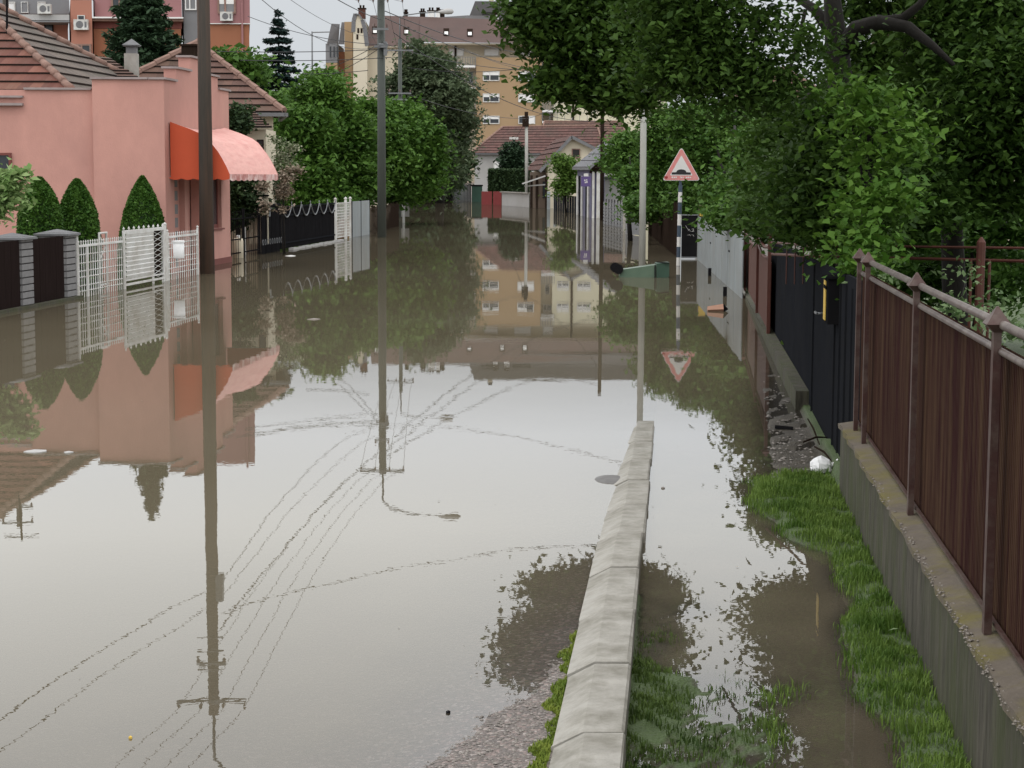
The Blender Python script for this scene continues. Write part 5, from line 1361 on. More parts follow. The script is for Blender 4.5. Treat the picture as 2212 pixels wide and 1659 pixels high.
    for x in (712, 720, 727): a = d(x, 100, YY - 1.5); b = d(x + 4, 124, YY - 1.5); win(g, a.x, b.x, YY - 1.5, b.z, a.z, m_greyb, m_glass, mull=0)
big_block()

def orange_block():
    Y = 112.0; d = lambda x, y, YY=Y: Dp(x, y, YY)
    t = thing('apartment_block', 'orange and dusty pink apartment block behind the pink house, upper left', 'apartment block', (-22, Y, 0))
    def bx(x0, x1, y0, y1, Ya, Yb, m, name, zl=None):
        a = d(x0, y0, Ya); b = d(x1, y1, Ya); mb = MB(); lo = b.z if zl is None else zl; k = Yb / Ya * 1.004
        mb.hexa([(a.x, Ya, lo), (b.x, Ya, lo), (b.x * k, Yb, lo), (a.x * k, Yb, lo), (a.x, Ya, a.z), (b.x, Ya, a.z), (b.x * k, Yb, a.z), (a.x * k, Yb, a.z)]); return mb.build(name, m, t)
    top = -120
    bx(448, 540, 52, 200, Y, Y + 14, m_orangeb, 'orange_wall', -1); bx(448, 540, top, 50, Y, Y + 14, m_purpleb, 'pink_wall'); bx(448, 541, 50, 52, Y - .15, Y + .5, m_winlight, 'band')
    bx(394, 447.5, top, 30, Y + .7, Y + 14, m_greyb, 'grey_bay', -1)
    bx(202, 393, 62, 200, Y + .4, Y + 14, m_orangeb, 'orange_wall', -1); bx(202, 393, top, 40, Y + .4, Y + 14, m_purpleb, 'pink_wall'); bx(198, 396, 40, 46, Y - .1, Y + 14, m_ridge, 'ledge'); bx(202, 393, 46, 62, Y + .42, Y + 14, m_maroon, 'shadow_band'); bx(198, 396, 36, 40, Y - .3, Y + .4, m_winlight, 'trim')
    bx(152, 200, 0, 92, Y - .3, Y + 13, m_salmonb, 'salmon_bay', -1)
    mb = MB(); a = d(152, 0, Y - .3); b = d(200, 0, Y - .3); c = d(176, -9, Y - .3); mb.poly([a, b, (b.x, Y + 5, b.z), (c.x, Y + 5, c.z), c]); mb.build('bay_gable', m_wood, t)
    bx(-200, 150, 52, 200, Y + 1.2, Y + 14, m_salmonb, 'salmon_wall', -1); bx(-200, 150, 44, 48, Y - .8, Y + 1.5, m_greyb, 'balcony_slab')
    bx(-200, 150, top, 30, Y + 2.2, Y + 14, m_greyb, 'grey_upper_wall'); bx(-200, 150, 30, 44, Y - .6, Y - .5, m_greywall, 'balcony_parapet')
    def wi(x0, x1, y0, y1, YY, mf=m_white, mp=m_glass, **k):
        a = d(x0, y0, YY); b = d(x1, y1, YY); win(t, a.x, b.x, YY, b.z, a.z, mf, mp, **k)
    wi(470, 510, -12, 30, Y, m_ridge, m_greyb, half=(0, 1, .5)); wi(400, 425, -10, 22, Y + .7, m_winlight, m_greyb); wi(385 - 80, 385 - 40, -20, 22, Y + .4, m_ridge, m_glass)
    wi(240, 285, -20, 28, Y + .4, m_ridge, m_glass); wi(168, 184, 33, 48, Y - .3, m_white, m_glass, mull=0); wi(96, 116, 48 + 2, 78, Y + 1.2, m_wood, m_glass, mull=0); wi(60, 72, 50, 60, Y + 1.2, m_wood, m_glass, mull=0)
    wi(162, 198, 95, 122, Y - .3, m_ridge, m_glass); wi(46, 62, 4, 28, Y + 2.2, m_white, m_greyb, mull=0); wi(82, 100, 4, 24, Y + 2.2, m_white, m_winlight, mull=0); wi(10, 34, 4, 24, Y + 2.2, m_white, m_winlight, mull=0)
    for i, (x, y, YY, w) in enumerate(((177, 54, Y - .35, 15), (490.5, 36, Y - .05, 13), (98, 20, Y - .55, 14))):
        a = d(x, y, YY); k = w * YY / F0
        ac = thing('air_conditioner', ['white air conditioner under the small bay window', 'white air conditioner below the curtained window on the right end', 'white air conditioner on the grey balcony'][i], 'air conditioner', a, 'outdoor air conditioning units on the orange block')
        mb = MB(); mb.box(a.x - k, a.x + k, YY - .35, YY - .002, a.z - k * .72, a.z + k * .72); mb.build('casing', m_white, ac)
        mb = MB(); n = 16; pts = [(a.x - k * .15 + k * .52 * math.cos(2 * math.pi * q / n), YY - .36, a.z + k * .52 * math.sin(2 * math.pi * q / n)) for q in range(n)]; mb.poly(pts); mb.quad((a.x + k * .55, YY - .36, a.z - k * .4), (a.x + k * .85, YY - .36, a.z - k * .4), (a.x + k * .85, YY - .36, a.z + k * .4), (a.x + k * .55, YY - .36, a.z + k * .4)); mb.build('fan_grille', m_cap, ac)
    mb = MB(); a = d(523, -20, Y); mb.tube([(a.x, Y - .12, -1), (a.x, Y - .12, a.z + 3)], .06, 6); mb.build('downpipe', m_purpleb, t)
orange_block()

# half hidden houses behind the right hand trees
def hidden_houses():
    a = Dp(1985, 88, 60); b = Dp(2140, 88, 60)
    t = thing('beige_house', 'beige house with a pale gable edge glimpsed through the right hand tree', 'house', ((a.x + b.x) / 2, 62, 0))
    mb = MB(); mb.box(a.x, b.x + 3, 60, 68, -.2, Dp(2000, 30, 60).z); mb.build('wall', m_beige, t)
    p, q = Dp(1925, 48, 59.5), Dp(1985, 8, 59.5); mb = MB(); mb.beam(p, q + (q - p) * .6, .3, .22); mb.build('gable_edge', m_winlight, t)
    mb = MB(); p2 = p + Vector((0, 9, 0)); q = q + (q - p) * .6; q2 = q + Vector((0, 9, 0)); mb.poly([p, q, q2, p2]); mb.poly([q, (b.x + 3.4, 59.5, p.z + .5), (b.x + 3.4, 68.5, p.z + .5), q2]); mb.build('roof', m_mans2, t)
    for x in (1944,): c = Dp(x, 72, 59.8); mb = MB(); mb.box(c.x - .12, c.x + .12, 59.6, 59.9, c.z - 1.2, c.z + 1.3); mb.build('downpipe', m_white, t)
    a = Dp(1560, 225, 75); b = Dp(1760, 225, 75); T0 = Dp(1640, 130, 80); T1 = Dp(1780, 125, 80)
    hip_house('tiled_house', 'low tiled house glimpsed between the right hand trees', a.x, b.x + 2, 75, 85, a.z - .8, T0.z - .5, m_greywall, m_tbrown, step=.6)
hidden_houses()

# ------------------------------------------------------------------ garden behind the near fence
def garden():
    Y = 14.2; 
    t = thing('garden_fence', 'low red oxide pipe fence crossing the garden behind the brown fence', 'fence', tuple(Dp(1950, 640, Y)))
    p0, p1_ = Dp(1668, 530, 17.5), Dp(2300, 535, Y); r0, r1_ = Dp(1668, 551, 17.5), Dp(2300, 562, Y)
    mb = MB(); mb.tube([Dp(1668, 524, 17.5), Dp(1750, 530, 16), Dp(2300, 537, Y)], .012, 6); mb.build('top_rail', m_rustred, t); mb = MB(); mb.tube([Dp(1668, 549, 17.5), Dp(1750, 553, 16), Dp(2300, 566, Y)], .014, 6); mb.build('lower_rail', m_rustred, t)
    mb = MB(); 
    for k in range(7): x = 1700 + k * 18; a = Dp(x, 530, 16.5); mb.tube([a, a - Vector((0, 0, .35))], .006, 4)
    mb.build('bars', m_rustred, t)
    for x, yt, r in ((2120, 512, .035), (2098, 562, .012), (2138, 562, .012)):
        a = Dp(x, yt, Y - .05); mb = MB(); mb.tube([(a.x, a.y, 0), (a.x, a.y, a.z - .04), (a.x, a.y, a.z)], [r, r, .008], 8); mb.build('post', m_rustred, t)
garden()

# ------------------------------------------------------------------ vegetation
def topiary(x0, x1, ytop, yw, Y, label, p=4.2, sc=1.0, grp='clipped thuja cones in front of the pink wall'):
    b = Dp((x0 + x1) / 2, yw, Y); b.z = -.2; R = (x1 - x0) / 2 * Y / F0 * sc; Ht = Dp((x0 + x1) / 2, ytop, Y).z
    t = thing('clipped_thuja', label, 'topiary', b, grp)
    n = 16000; h = rng.uniform(0, 1, n) ** .85; ang = rng.uniform(0, 2 * np.pi, n)
    def prof(h): return R * np.clip(1 - h ** p, 0, 1) ** .9 + .02
    rr = prof(h) * (1 + rng.normal(0, .035, n)) 
    z = b.z + (Ht - b.z) * h
    pts = np.stack([b.x + rr * np.cos(ang), b.y + rr * np.sin(ang), z], 1)
    cl = .5 + .35 * np.sin(ang * 5 + h * 17) * np.sin(h * 23) + rng.normal(0, .2, n)
    leaf_mesh('foliage', pts, .055, lm_thuja, t, upb=.2, rnd=np.clip(cl, 0, 1), aspect=.6)
    mb = MB(); hs_ = [k / 12 for k in range(13)]
    mb.lathe((b.x, b.y, b.z), [(float(prof(np.array(q))) * .95, (Ht - b.z) * q * .985) for q in hs_], 20); mb.build('dense_core', lm_dark, t, smooth=True)
topiary(44, 138, 383, 640, 31.0, 'clipped thuja cone nearest the left edge, flat topped', 5.5, 1.0)
topiary(126, 217, 387, 630, 32.0, 'clipped thuja cone leaning on the first one, second from left', 4.6, 1.0)
topiary(264, 358, 381, 596, 36.7, 'clipped thuja cone standing alone behind the white gate', 2.9, 1.08)

def conifer(name, label, px, ytop, Y, hgt, R, m, n_lv=26, droop=.3, py=300, cat='tree', seed=1, lsz=.28):
    tp = Dp(px, ytop, Y); b = Vector((tp.x, Y, tp.z - hgt))
    rs = np.random.default_rng(seed); t = thing(name, label, cat, (b.x, b.y, max(b.z, -.3)))
    P_ = []; mb = MB(); mb.tube([(b.x, b.y, b.z), (tp.x, Y, tp.z - .1)], [.18, .03], 7)
    for i in range(n_lv):
        f = (i + .4) / n_lv; z = tp.z - hgt * .97 * f; L = R * (f ** .85) * (.82 + .36 * rs.uniform()); nb = int(9 + 9 * f)
        for k in range(nb):
            a = 2 * math.pi * (k + rs.uniform(-.3, .3)) / nb + i; LL = L * rs.uniform(.72, 1.12); zz = z + rs.uniform(-.15, .15)
            q = max(10, int(LL * 85)); s = rs.uniform(.08, 1, q) ; wd = .05 + .14 * LL * (1 - s) + .06
            x = b.x + np.cos(a) * LL * s + rs.normal(0, 1, q) * wd * np.sin(a); y = Y + np.sin(a) * LL * s + rs.normal(0, 1, q) * wd * np.cos(a)
            zc = zz - droop * LL * s ** 1.2 + .22 * LL * s ** 3 + rs.normal(0, .05, q)
            P_.append(np.stack([x, y, zc], 1)); mb.tube([(b.x, Y, zz), (b.x + math.cos(a) * LL, Y + math.sin(a) * LL, zz - droop * LL + .2 * LL)], [.03, .008], 4)
    leaf_mesh('needles', np.concatenate(P_), lsz, m, t, upb=.6, aspect=.4)
    mb.build('trunk', m_bark, t)
conifer('blue_spruce', 'dark blue green spruce standing clear against the sky', 601, 20, 124, 13.5, 4.3, lm_spruce, 22, seed=4, lsz=.34)
conifer('fir_tree', 'broad dark conifer in front of the orange block, behind the grey chimney', 305, -150, 70, 8.2, 2.35, lm_conif, 34, .30, seed=5, lsz=.26)

# left trees
tree('walnut_tree', 'bright green broad leaved tree left of the grey green pole', [pb(695, 212, 72, 34, 30, 60), pb(665, 285, 70, 40, 44, 100), pb(735, 300, 72, 62, 65, 120), pb(670, 380, 70, 60, 60, 100), pb(755, 390, 72, 60, 55, 90), pb(690, 440, 70, 70, 30, 50)],
     lm_walnut, .22, (Dp(690, 460, 72).x, 72, 0), (Dp(695, 240, 72).x, 72, 4.5), .16, 8, 190, .26)
tree('walnut_tree', 'bright green broad leaved tree right of the grey green pole', [pb(800, 265, 76, 50, 45, 80), pb(870, 285, 78, 62, 50, 110), pb(900, 345, 78, 55, 55, 90), pb(815, 350, 76, 60, 60, 110), pb(860, 405, 78, 70, 32, 70)],
     lm_walnut, .22, (Dp(850, 460, 77).x, 77, 0), (Dp(850, 280, 77).x, 77, 4), .16, 8, 190, .26)
tree('willow_tree', 'tall grey green tree rising in front of the apartment block', [pb(915, 150, 138, 45, 48, 100), pb(950, 205, 138, 62, 55, 150), pb(880, 220, 138, 50, 70, 120), pb(975, 265, 140, 40, 38, 90), pb(940, 330, 140, 55, 50, 170), pb(965, 370, 145, 28, 40, 60), pb(900, 300, 138, 60, 60, 110)],
     lm_greyg, .34, (Dp(950, 430, 140).x, 140, 0), (Dp(940, 220, 140).x, 140, 8), .3, 10, 90, .45)
tree('shade_tree', 'dark bushy tree at the far bend left of the pale grey house', [pb(965, 365, 152, 28, 40, 100), pb(920, 375, 150, 50, 36, 120), pb(985, 330, 152, 12, 40, 50), pb(880, 395, 125, 34, 24, 60), pb(930, 408, 160, 60, 12, 70)],
     lm_dark, .42, (Dp(965, 430, 152).x, 152, 0), (Dp(965, 360, 152).x, 152, 4), .25, 6, 90, .4)
tree('garden_tree', 'mid green trees massed below the blue spruce', [pb(585, 240, 98, 30, 30, 50), pb(650, 235, 100, 50, 34, 100), pb(700, 175, 104, 24, 16, 24), pb(500, 140, 70, 24, 12, 22), pb(530, 165, 72, 16, 14, 14), pb(600, 270, 90, 40, 30, 70)],
     lm_bush, .34, (Dp(640, 430, 98).x, 98, 0), (Dp(640, 280, 98).x, 98, 4), .2, 0, 80, .35)
tree('garden_bush', 'dark green bush in the yard behind the awning', [pb(520, 420, 47.5, 30, 70, 60), pb(560, 400, 50, 40, 50, 60), pb(510, 265, 47, 14, 32, 20)],
     lm_dark, .14, (Dp(520, 500, 47.5).x, 47.5, 0), (Dp(520, 400, 47.5).x, 47.5, 1.6), .06, 4, 140, .13, cat='bush')
tree('climbing_rose', 'wilting climbing rose with pinkish blossom over the black fence', [pb(568, 405, 46.2, 5, 22, 7), pb(574, 450, 46.2, 4, 20, 5), pb(612, 425, 46.6, 6, 34, 14), pb(622, 385, 46.6, 10, 10, 9), pb(634, 368, 46.6, 9, 6, 7), pb(600, 380, 46.6, 7, 5, 3)],
     lm_flower, .085, (Dp(612, 520, 46.6).x, 46.6, 0), (Dp(612, 400, 46.6).x, 46.6, 1.6), .014, 5, 45, .09, cat='climbing plant')
tree('flowering_shrub', 'pale blossoming shrub against the cream porch', [pb(618, 350, 47.4, 14, 14, 8), pb(628, 318, 47.4, 10, 14, 6), pb(600, 305, 47.4, 8, 10, 4), pb(606, 338, 47.4, 8, 8, 4)],
     lm_blos, .07, (Dp(615, 500, 47.4).x, 47.4, 0), (Dp(615, 350, 47.4).x, 47.4, 2.2), .02, 4, 60, .10, cat='shrub')
tree('leafy_branch', 'light green leafy shrub leaning into view at the left edge', [pb(8, 405, 28.4, 34, 38, 26), pb(-20, 440, 28.4, 40, 30, 20), pb(30, 385, 28.4, 14, 10, 4)],
     lm_pale, .13, (Dp(-30, 600, 28.4).x, 28.4, 0), (Dp(-10, 430, 28.4).x, 28.4, 1.5), .04, 5, 40, .10, cat='shrub')
# centre right
def block_hedge():
    Y = 152; a = Dp(1058, 368, Y); b = Dp(1143, 420, Y); t = thing('clipped_hedge', 'square clipped thuja hedge in front of the pale grey house', 'hedge', ((a.x + b.x) / 2, Y, 0))
    n = 9000; x = rng.uniform(a.x, b.x, n); y = rng.uniform(Y - 1, Y + 1, n); z = rng.uniform(0, a.z, n); f = rng.integers(0, 3, n)
    y = np.where(f == 0, Y - 1, y); z = np.where(f == 1, a.z, z); x = np.where(f == 2, np.where(rng.uniform(size=n) > .5, a.x, b.x), x)
    leaf_mesh('foliage', np.stack([x, y, z], 1) + rng.normal(0, .06, (n, 3)), .22, lm_dark, t)
    mb = MB(); mb.box(a.x + .1, b.x - .1, Y - .9, Y + .9, -.2, a.z - .1); mb.build('dense_core', lm_dark, t)
    tree('tall_thuja', 'tall rounded thuja rising above the square hedge', [pb(1107, 350, 154, 21, 34, 120), pb(1107, 330, 154, 17, 20, 60), pb(1107, 390, 154, 24, 40, 60)], lm_conif, .28, (Dp(1107, 430, 154).x, 154, 0), (Dp(1107, 330, 154).x, 154, 4), .1, 2, 80, .22)
block_hedge()
tree('garden_tree', 'small yellow green tree in front of the cream gabled house', [pb(1226, 365, 104, 18, 22, 45), pb(1224, 402, 104, 20, 20, 45), pb(1208, 348, 104, 9, 9, 9)], lm_bright, .20, (Dp(1222, 450, 104).x, 104, 0), (Dp(1222, 370, 104).x, 104, 2.4), .06, 4, 70, .22)
tree('garden_bush', 'olive green bush between the slim blackened pole and the concrete pole', [pb(1360, 335, 60, 24, 40, 80), pb(1382, 395, 58, 16, 44, 60), pb(1330, 345, 62, 12, 20, 14), pb(1395, 450, 55, 12, 26, 26)], lm_bush, .17, (Dp(1362, 480, 58).x, 58, 0), (Dp(1362, 360, 58).x, 58, 2.4), .07, 5, 100, .2, cat='bush')

# right-hand trees
T1b = []
def row(lst, Y, n):
    for x, y, rx, ry in lst: T1b.append(pb(x, y, Y, rx, ry, n))
row([(1200, 10, 60, 24), (1268, 80, 50, 24), (1350, 60, 66, 46), (1350, 142, 54, 28), (1400, 60, 50, 50), (1395, 165, 30, 20)], 22.5, 66)
row([(1235, 160, 20, 8), (1205, 188, 18, 6), (1265, 185, 22, 10), (1310, 205, 30, 14), (1345, 215, 26, 14), (1160, 55, 16, 8), (1190, 90, 14, 8)], 22.5, 13)
row([(1530, 150, 50, 36), (1510, 60, 50, 60), (1450, 40, 60, 60), (1460, 150, 50, 36)], 14, 17)
row([(1600, 210, 50, 10)], 14, 6)
row([(1600, 60, 70, 50), (1700, 50, 70, 30), (1640, 150, 70, 30), (1750, 110, 20, 50), (1690, 200, 50, 20)], 14, 4)
row([(1320, -50, 50, 30)], 22.5, 30)
row([(1450, -90, 110, 70), (1620, -120, 120, 60), (1780, -120, 120, 60)], 14, 18)
row([(1560, -260, 240, 100), (1800, -260, 160, 100)], 14, 40)

BIG = tree('walnut_tree', 'large dark tree hanging over the street from the right', T1b, lm_over, .10, (Dp(1810, 500, 15.6).x, 15.6, 0), (Dp(1800, 20, 15.6).x, 15.6, 4.6), .2, 16, 150, .155, shell=.45, droop=.5, trunk=False)
tree('shade_tree', 'very dark tree filling the upper right corner', [pb(2110, 60, 17, 110, 90, 130), pb(2190, 200, 16.5, 110, 120, 170), pb(2060, 190, 17.5, 80, 70, 90), pb(2150, 340, 17, 110, 90, 85), pb(2060, 330, 18, 70, 60, 50), pb(1880, -90, 18, 90, 40, 40), pb(2100, -110, 17, 140, 80, 110), pb(1890, 175, 19, 50, 20, 26), pb(1900, 30, 18.3, 110, 50, 14), pb(1900, 110, 18.6, 60, 20, 8), pb(1960, 240, 18.5, 60, 50, 50)],
     lm_over, .08, (Dp(2080, 520, 17.5).x, 17.5, 0), (Dp(2080, 60, 17.5).x, 17.5, 3.6), .12, 8, 160, .17, droop=.3)
# the dark limbs of the overhanging tree
def limbs():
    t = BIG; mb = MB()
    def br(pts, rs): mb.tube([Dp(x, y, Y) for x, y, Y in [(a, b, c * .82) for a, b, c in pts]], [q * .85 for q in rs], 8)
    br([(1822, 520, 19), (1818, 200, 19), (1808, 110, 19), (1800, 20, 19), (1790, -80, 19.2)], [.16, .13, .12, .09, .07])
    br([(1808, 120, 19), (1850, 62, 18.8), (1900, 48, 18.6), (1960, 58, 18.4), (2010, 95, 18.2), (2060, 140, 18)], [.10, .085, .075, .06, .04, .02])
    br([(1900, 48, 18.6), (1950, 40, 18.5), (1985, 12, 18.4), (2020, -30, 18.4)], [.06, .05, .04, .03])
    br([(1806, 80, 19), (1760, 20, 19.3), (1700, -20, 19.6)], [.08, .05, .03])
    br([(1815, 170, 19), (1740, 215, 19.8), (1690, 225, 20.4)], [.07, .04, .015]); mb.build('trunk', m_bark, t, smooth=True)
    for q, rr in (([(1480, 20, 21), (1500, 90, 21), (1470, 160, 21)], [.025, .02, .01]), ([(1640, 30, 20.5), (1625, 130, 20.5), (1580, 205, 20.5)], [.03, .022, .01]), ([(1740, 20, 20.3), (1720, 110, 20.3), (1690, 190, 20.3), (1640, 240, 20.3)], [.022, .02, .016, .008])):
        mb = MB(); br(q, rr); mb.build('limb', m_bark, t, smooth=True)
limbs()
tree('leafy_bush', 'mid green bush behind the grey sheet fence and the road sign', [pb(1440, 300, 50, 38, 66, 110), pb(1440, 400, 50, 40, 40, 80), pb(1530, 330, 47, 60, 75, 190), pb(1500, 440, 49, 40, 26, 60), pb(1590, 430, 40, 50, 40, 110), pb(1660, 350, 36, 60, 80, 190), pb(1610, 462, 34, 50, 20, 50), pb(1520, 260, 47, 60, 36, 90), pb(1620, 265, 42, 60, 40, 90)],
     lm_bush, .13, (Dp(1590, 520, 45).x, 45, 0), (Dp(1570, 330, 45).x, 45, 2.3), .1, 10, 95, .18, cat='bush')
tree('leafy_bush', 'dense dark bush behind the red oxide fence and dark panels', [pb(1720, 420, 27, 80, 60, 160), pb(1740, 320, 26, 80, 70, 150), pb(1700, 470, 25, 60, 35, 70), pb(1740, 250, 26, 60, 30, 50)],
     lm_over, .12, (Dp(1800, 560, 24).x, 24, 0), (Dp(1800, 380, 24).x, 24, 2.2), .08, 10, 95, .17, cat='bush')
tree('leafy_bush', 'shaded bush right behind the bright sapling over the dark gate', [pb(1830, 370, 14.8, 80, 85, 90), pb(1800, 465, 14.8, 90, 36, 70), pb(1950, 420, 16.5, 90, 80, 170), pb(1830, 260, 15, 50, 40, 36), pb(1740, 420, 16, 50, 50, 50)],
     lm_near, .07, (Dp(1850, 560, 15.6).x, 15.6, 0), (Dp(1850, 380, 15.6).x, 15.6, 1.9), .05, 8, 150, .15, cat='bush')
tree('low_hedge', 'low green hedge along the back of the right hand garden', [pb(2080, 480, 20, 90, 30, 110), pb(2200, 470, 20, 80, 32, 110), pb(1960, 500, 19, 70, 24, 60), pb(2080, 590, 21, 200, 60, 150), pb(1880, 580, 21, 120, 40, 80)],
     lm_bush, .10, (Dp(2100, 600, 20).x, 20, 0), (Dp(2100, 500, 20).x, 20, 1.2), .05, 5, 100, .13, cat='hedge')
tree('sapling', 'sapling with large bright leaves leaning over the dark gate', [pb(1880, 240, 13.2, 62, 50, 16), pb(1820, 210, 13.4, 30, 28, 5), pb(1900, 320, 13.2, 70, 50, 16), pb(1960, 290, 13, 36, 34, 6), pb(1880, 400, 13, 50, 40, 7), pb(1870, 450, 12.9, 70, 28, 12), pb(1930, 440, 12.8, 50, 20, 6), pb(1860, 520, 12.6, 40, 36, 10), pb(1850, 565, 12.3, 26, 18, 5)],
     lm_sap, .07, (Dp(1885, 700, 12.9).x, 12.9, .1), (Dp(1880, 230, 13.2).x, 13.2, Dp(1880, 230, 13.2).z), .022, 12, 34, .10, cat='young tree', droop=.5, aspect=.6)
tree('garden_plant', 'leafy young plants behind the pipe rails of the brown fence', [pb(2060, 655, 11.6, 22, 26, 5), pb(2035, 695, 11.4, 20, 14, 4), pb(2150, 640, 11.8, 30, 18, 3), pb(2190, 700, 11, 34, 20, 5), pb(2090, 580, 13, 12, 20, 3), pb(1900, 610, 12, 20, 14, 3)],
     lm_gplant, .05, (Dp(2060, 760, 11.6).x, 11.6, .1), (Dp(2060, 650, 11.6).x, 11.6, .9), .008, 6, 26, .07, cat='plant')

# ------------------------------------------------------------------ grass
def blades(name, pts, h, m, w=.004):
    n = len(pts); a = rng.uniform(0, 2 * np.pi, n); ln = rng.uniform(.1, .7, n); hh = h * rng.uniform(.35, 1.5, n) ** 1.2 * (1 + .35 * np.sin(pts[:, 0] * 13 + 2) * np.sin(pts[:, 1] * 7))
    d = np.stack([np.cos(a), np.sin(a), np.zeros(n)], 1); s = np.stack([-np.sin(a), np.cos(a), np.zeros(n)], 1)
    up = np.array([0, 0, 1.0]); ww = w * rng.uniform(.6, 1.5, n)[:, None]
    b0 = pts - s * ww; b1 = pts + s * ww
    mid = pts + up * (hh * .6)[:, None] + d * (hh * ln * .3)[:, None]; m0 = mid - s * ww * .8; m1 = mid + s * ww * .8
    tip = pts + up * (hh * (1 - ln * .35))[:, None] + d * (hh * ln)[:, None]
    v = np.stack([b0, b1, m1, m0, tip], 1).reshape(-1, 3)
    me = bpy.data.meshes.new(name); me.vertices.add(len(v)); me.vertices.foreach_set('co', v.ravel()); i = np.arange(n)[:, None] * 5
    tri = np.concatenate([i + np.array([[0, 1, 2]]), i + np.array([[0, 2, 3]]), i + np.array([[3, 2, 4]])], 1).reshape(-1)
    me.loops.add(len(tri)); me.loops.foreach_set('vertex_index', tri.astype(np.int32)); me.polygons.add(3 * n)
    me.polygons.foreach_set('loop_start', np.arange(0, 9 * n, 3, dtype=np.int32)); me.polygons.foreach_set('loop_total', np.full(3 * n, 3, dtype=np.int32)); me.update(calc_edges=True)
    me.attributes.new('rnd', 'FLOAT', 'POINT').data.foreach_set('value', np.repeat(np.clip(.45 * rng.uniform(0, 1, n) ** 1.5 + .30 + .28 * np.sin(pts[:, 0] * 11 + pts[:, 1] * 4) * np.sin(pts[:, 1] * 6.5 + 1) + .15 * np.sin(pts[:, 0] * 37 + pts[:, 1] * 23), 0, 1), 5).astype(np.float32)); me.materials.append(m)
    o = bpy.data.objects.new(name, me); COL.objects.link(o); WOR[o.name] = Vector((0, 0, 0)); return o
def scatter(n, u0, u1, v0, v1, cond):
    out = []
    for _ in range(n):
        v = v0 + (v1 - v0) * random.random(); u = u0 + (u1 - u0) * random.random()
        z = gz(u, v)
        if cond(u, v, z): out.append((u + S * v, v, z))
    return np.array(out)
def turfc(u, v, z):
    return z > .034 - .060 * random.random() ** 1.5 and u > .3 and v < 12.2 and (math.sin(u * 19) + math.sin(v * 13) + math.sin(u * 41 + v * 29)) > -1.7 + 1.5 * random.random()
g1 = scatter(72000, .3, .955, 5.2, 12.2, turfc)
o = blades('grass', g1, .042, lm_grass, .0022); tag(o, 'strip of fresh green grass along the mossy wall', 'grass', kind='stuff')
def sparse(u, v, z):
    if z < -.03: return False
    c = math.sin(u * 17 + v * 5) + math.sin(u * 9 - v * 11 + 1) + math.sin(v * 23 + u * 31)
    near = max(0, min(1, (.0 - u) / .15)) * max(0, min(1, (8.3 - v) / 1.2))
    wide = max(0, min(1, (7.5 - v) / 1.0)) * max(0, min(1, (.55 - u) / .2)) * .35
    return random.random() < (near + wide) * (.45 + .3 * c)
g2 = scatter(60000, -.21, .55, 5.0, 8.6, sparse)
o = blades('flooded_grass', g2, .024, lm_wet, .0022); tag(o, 'patchy half drowned grass on the pavement beside the kerb', 'grass', kind='stuff')
g3 = scatter(14000, -.56, -.455, 5.0, 7.9, lambda u, v, z: (math.sin(v * 9) + math.sin(v * 23 + 1)) * .02 - .50 < u and random.random() < .75)
o = blades('moss_strip', g3, .016, leaf_mat('moss_blade', (.10, .16, .02), (.22, .26, .04), .2), .003); tag(o, 'yellow green weeds growing along the street side of the kerb', 'weeds', kind='stuff')
# gravel
def gravel():
    mb = MB()
    for _ in range(3800):
        v = random.uniform(5.2, 7.8); u = random.uniform(-1.15, -.46); z = gz(u, v)
        if z < -.004: continue
        r = random.uniform(.003, .009); mb.octa(P(u, v, z + r * .2), r, r * .6)
    for _ in range(350):
        v = random.uniform(12, 18.5); u = random.uniform(.55, .93); z = gz(u, v)
        if z < -.004: continue
        r = random.uniform(.006, .02); mb.octa(P(u, v, z + r * .2), r, r * .5)
    o = mb.build('gravel', mat('grey_gravel', (.22, .20, .18), .9, .45, 40)); tag(o, 'loose pinkish gravel at the kerb and by the footing', 'gravel', kind='stuff')
gravel()

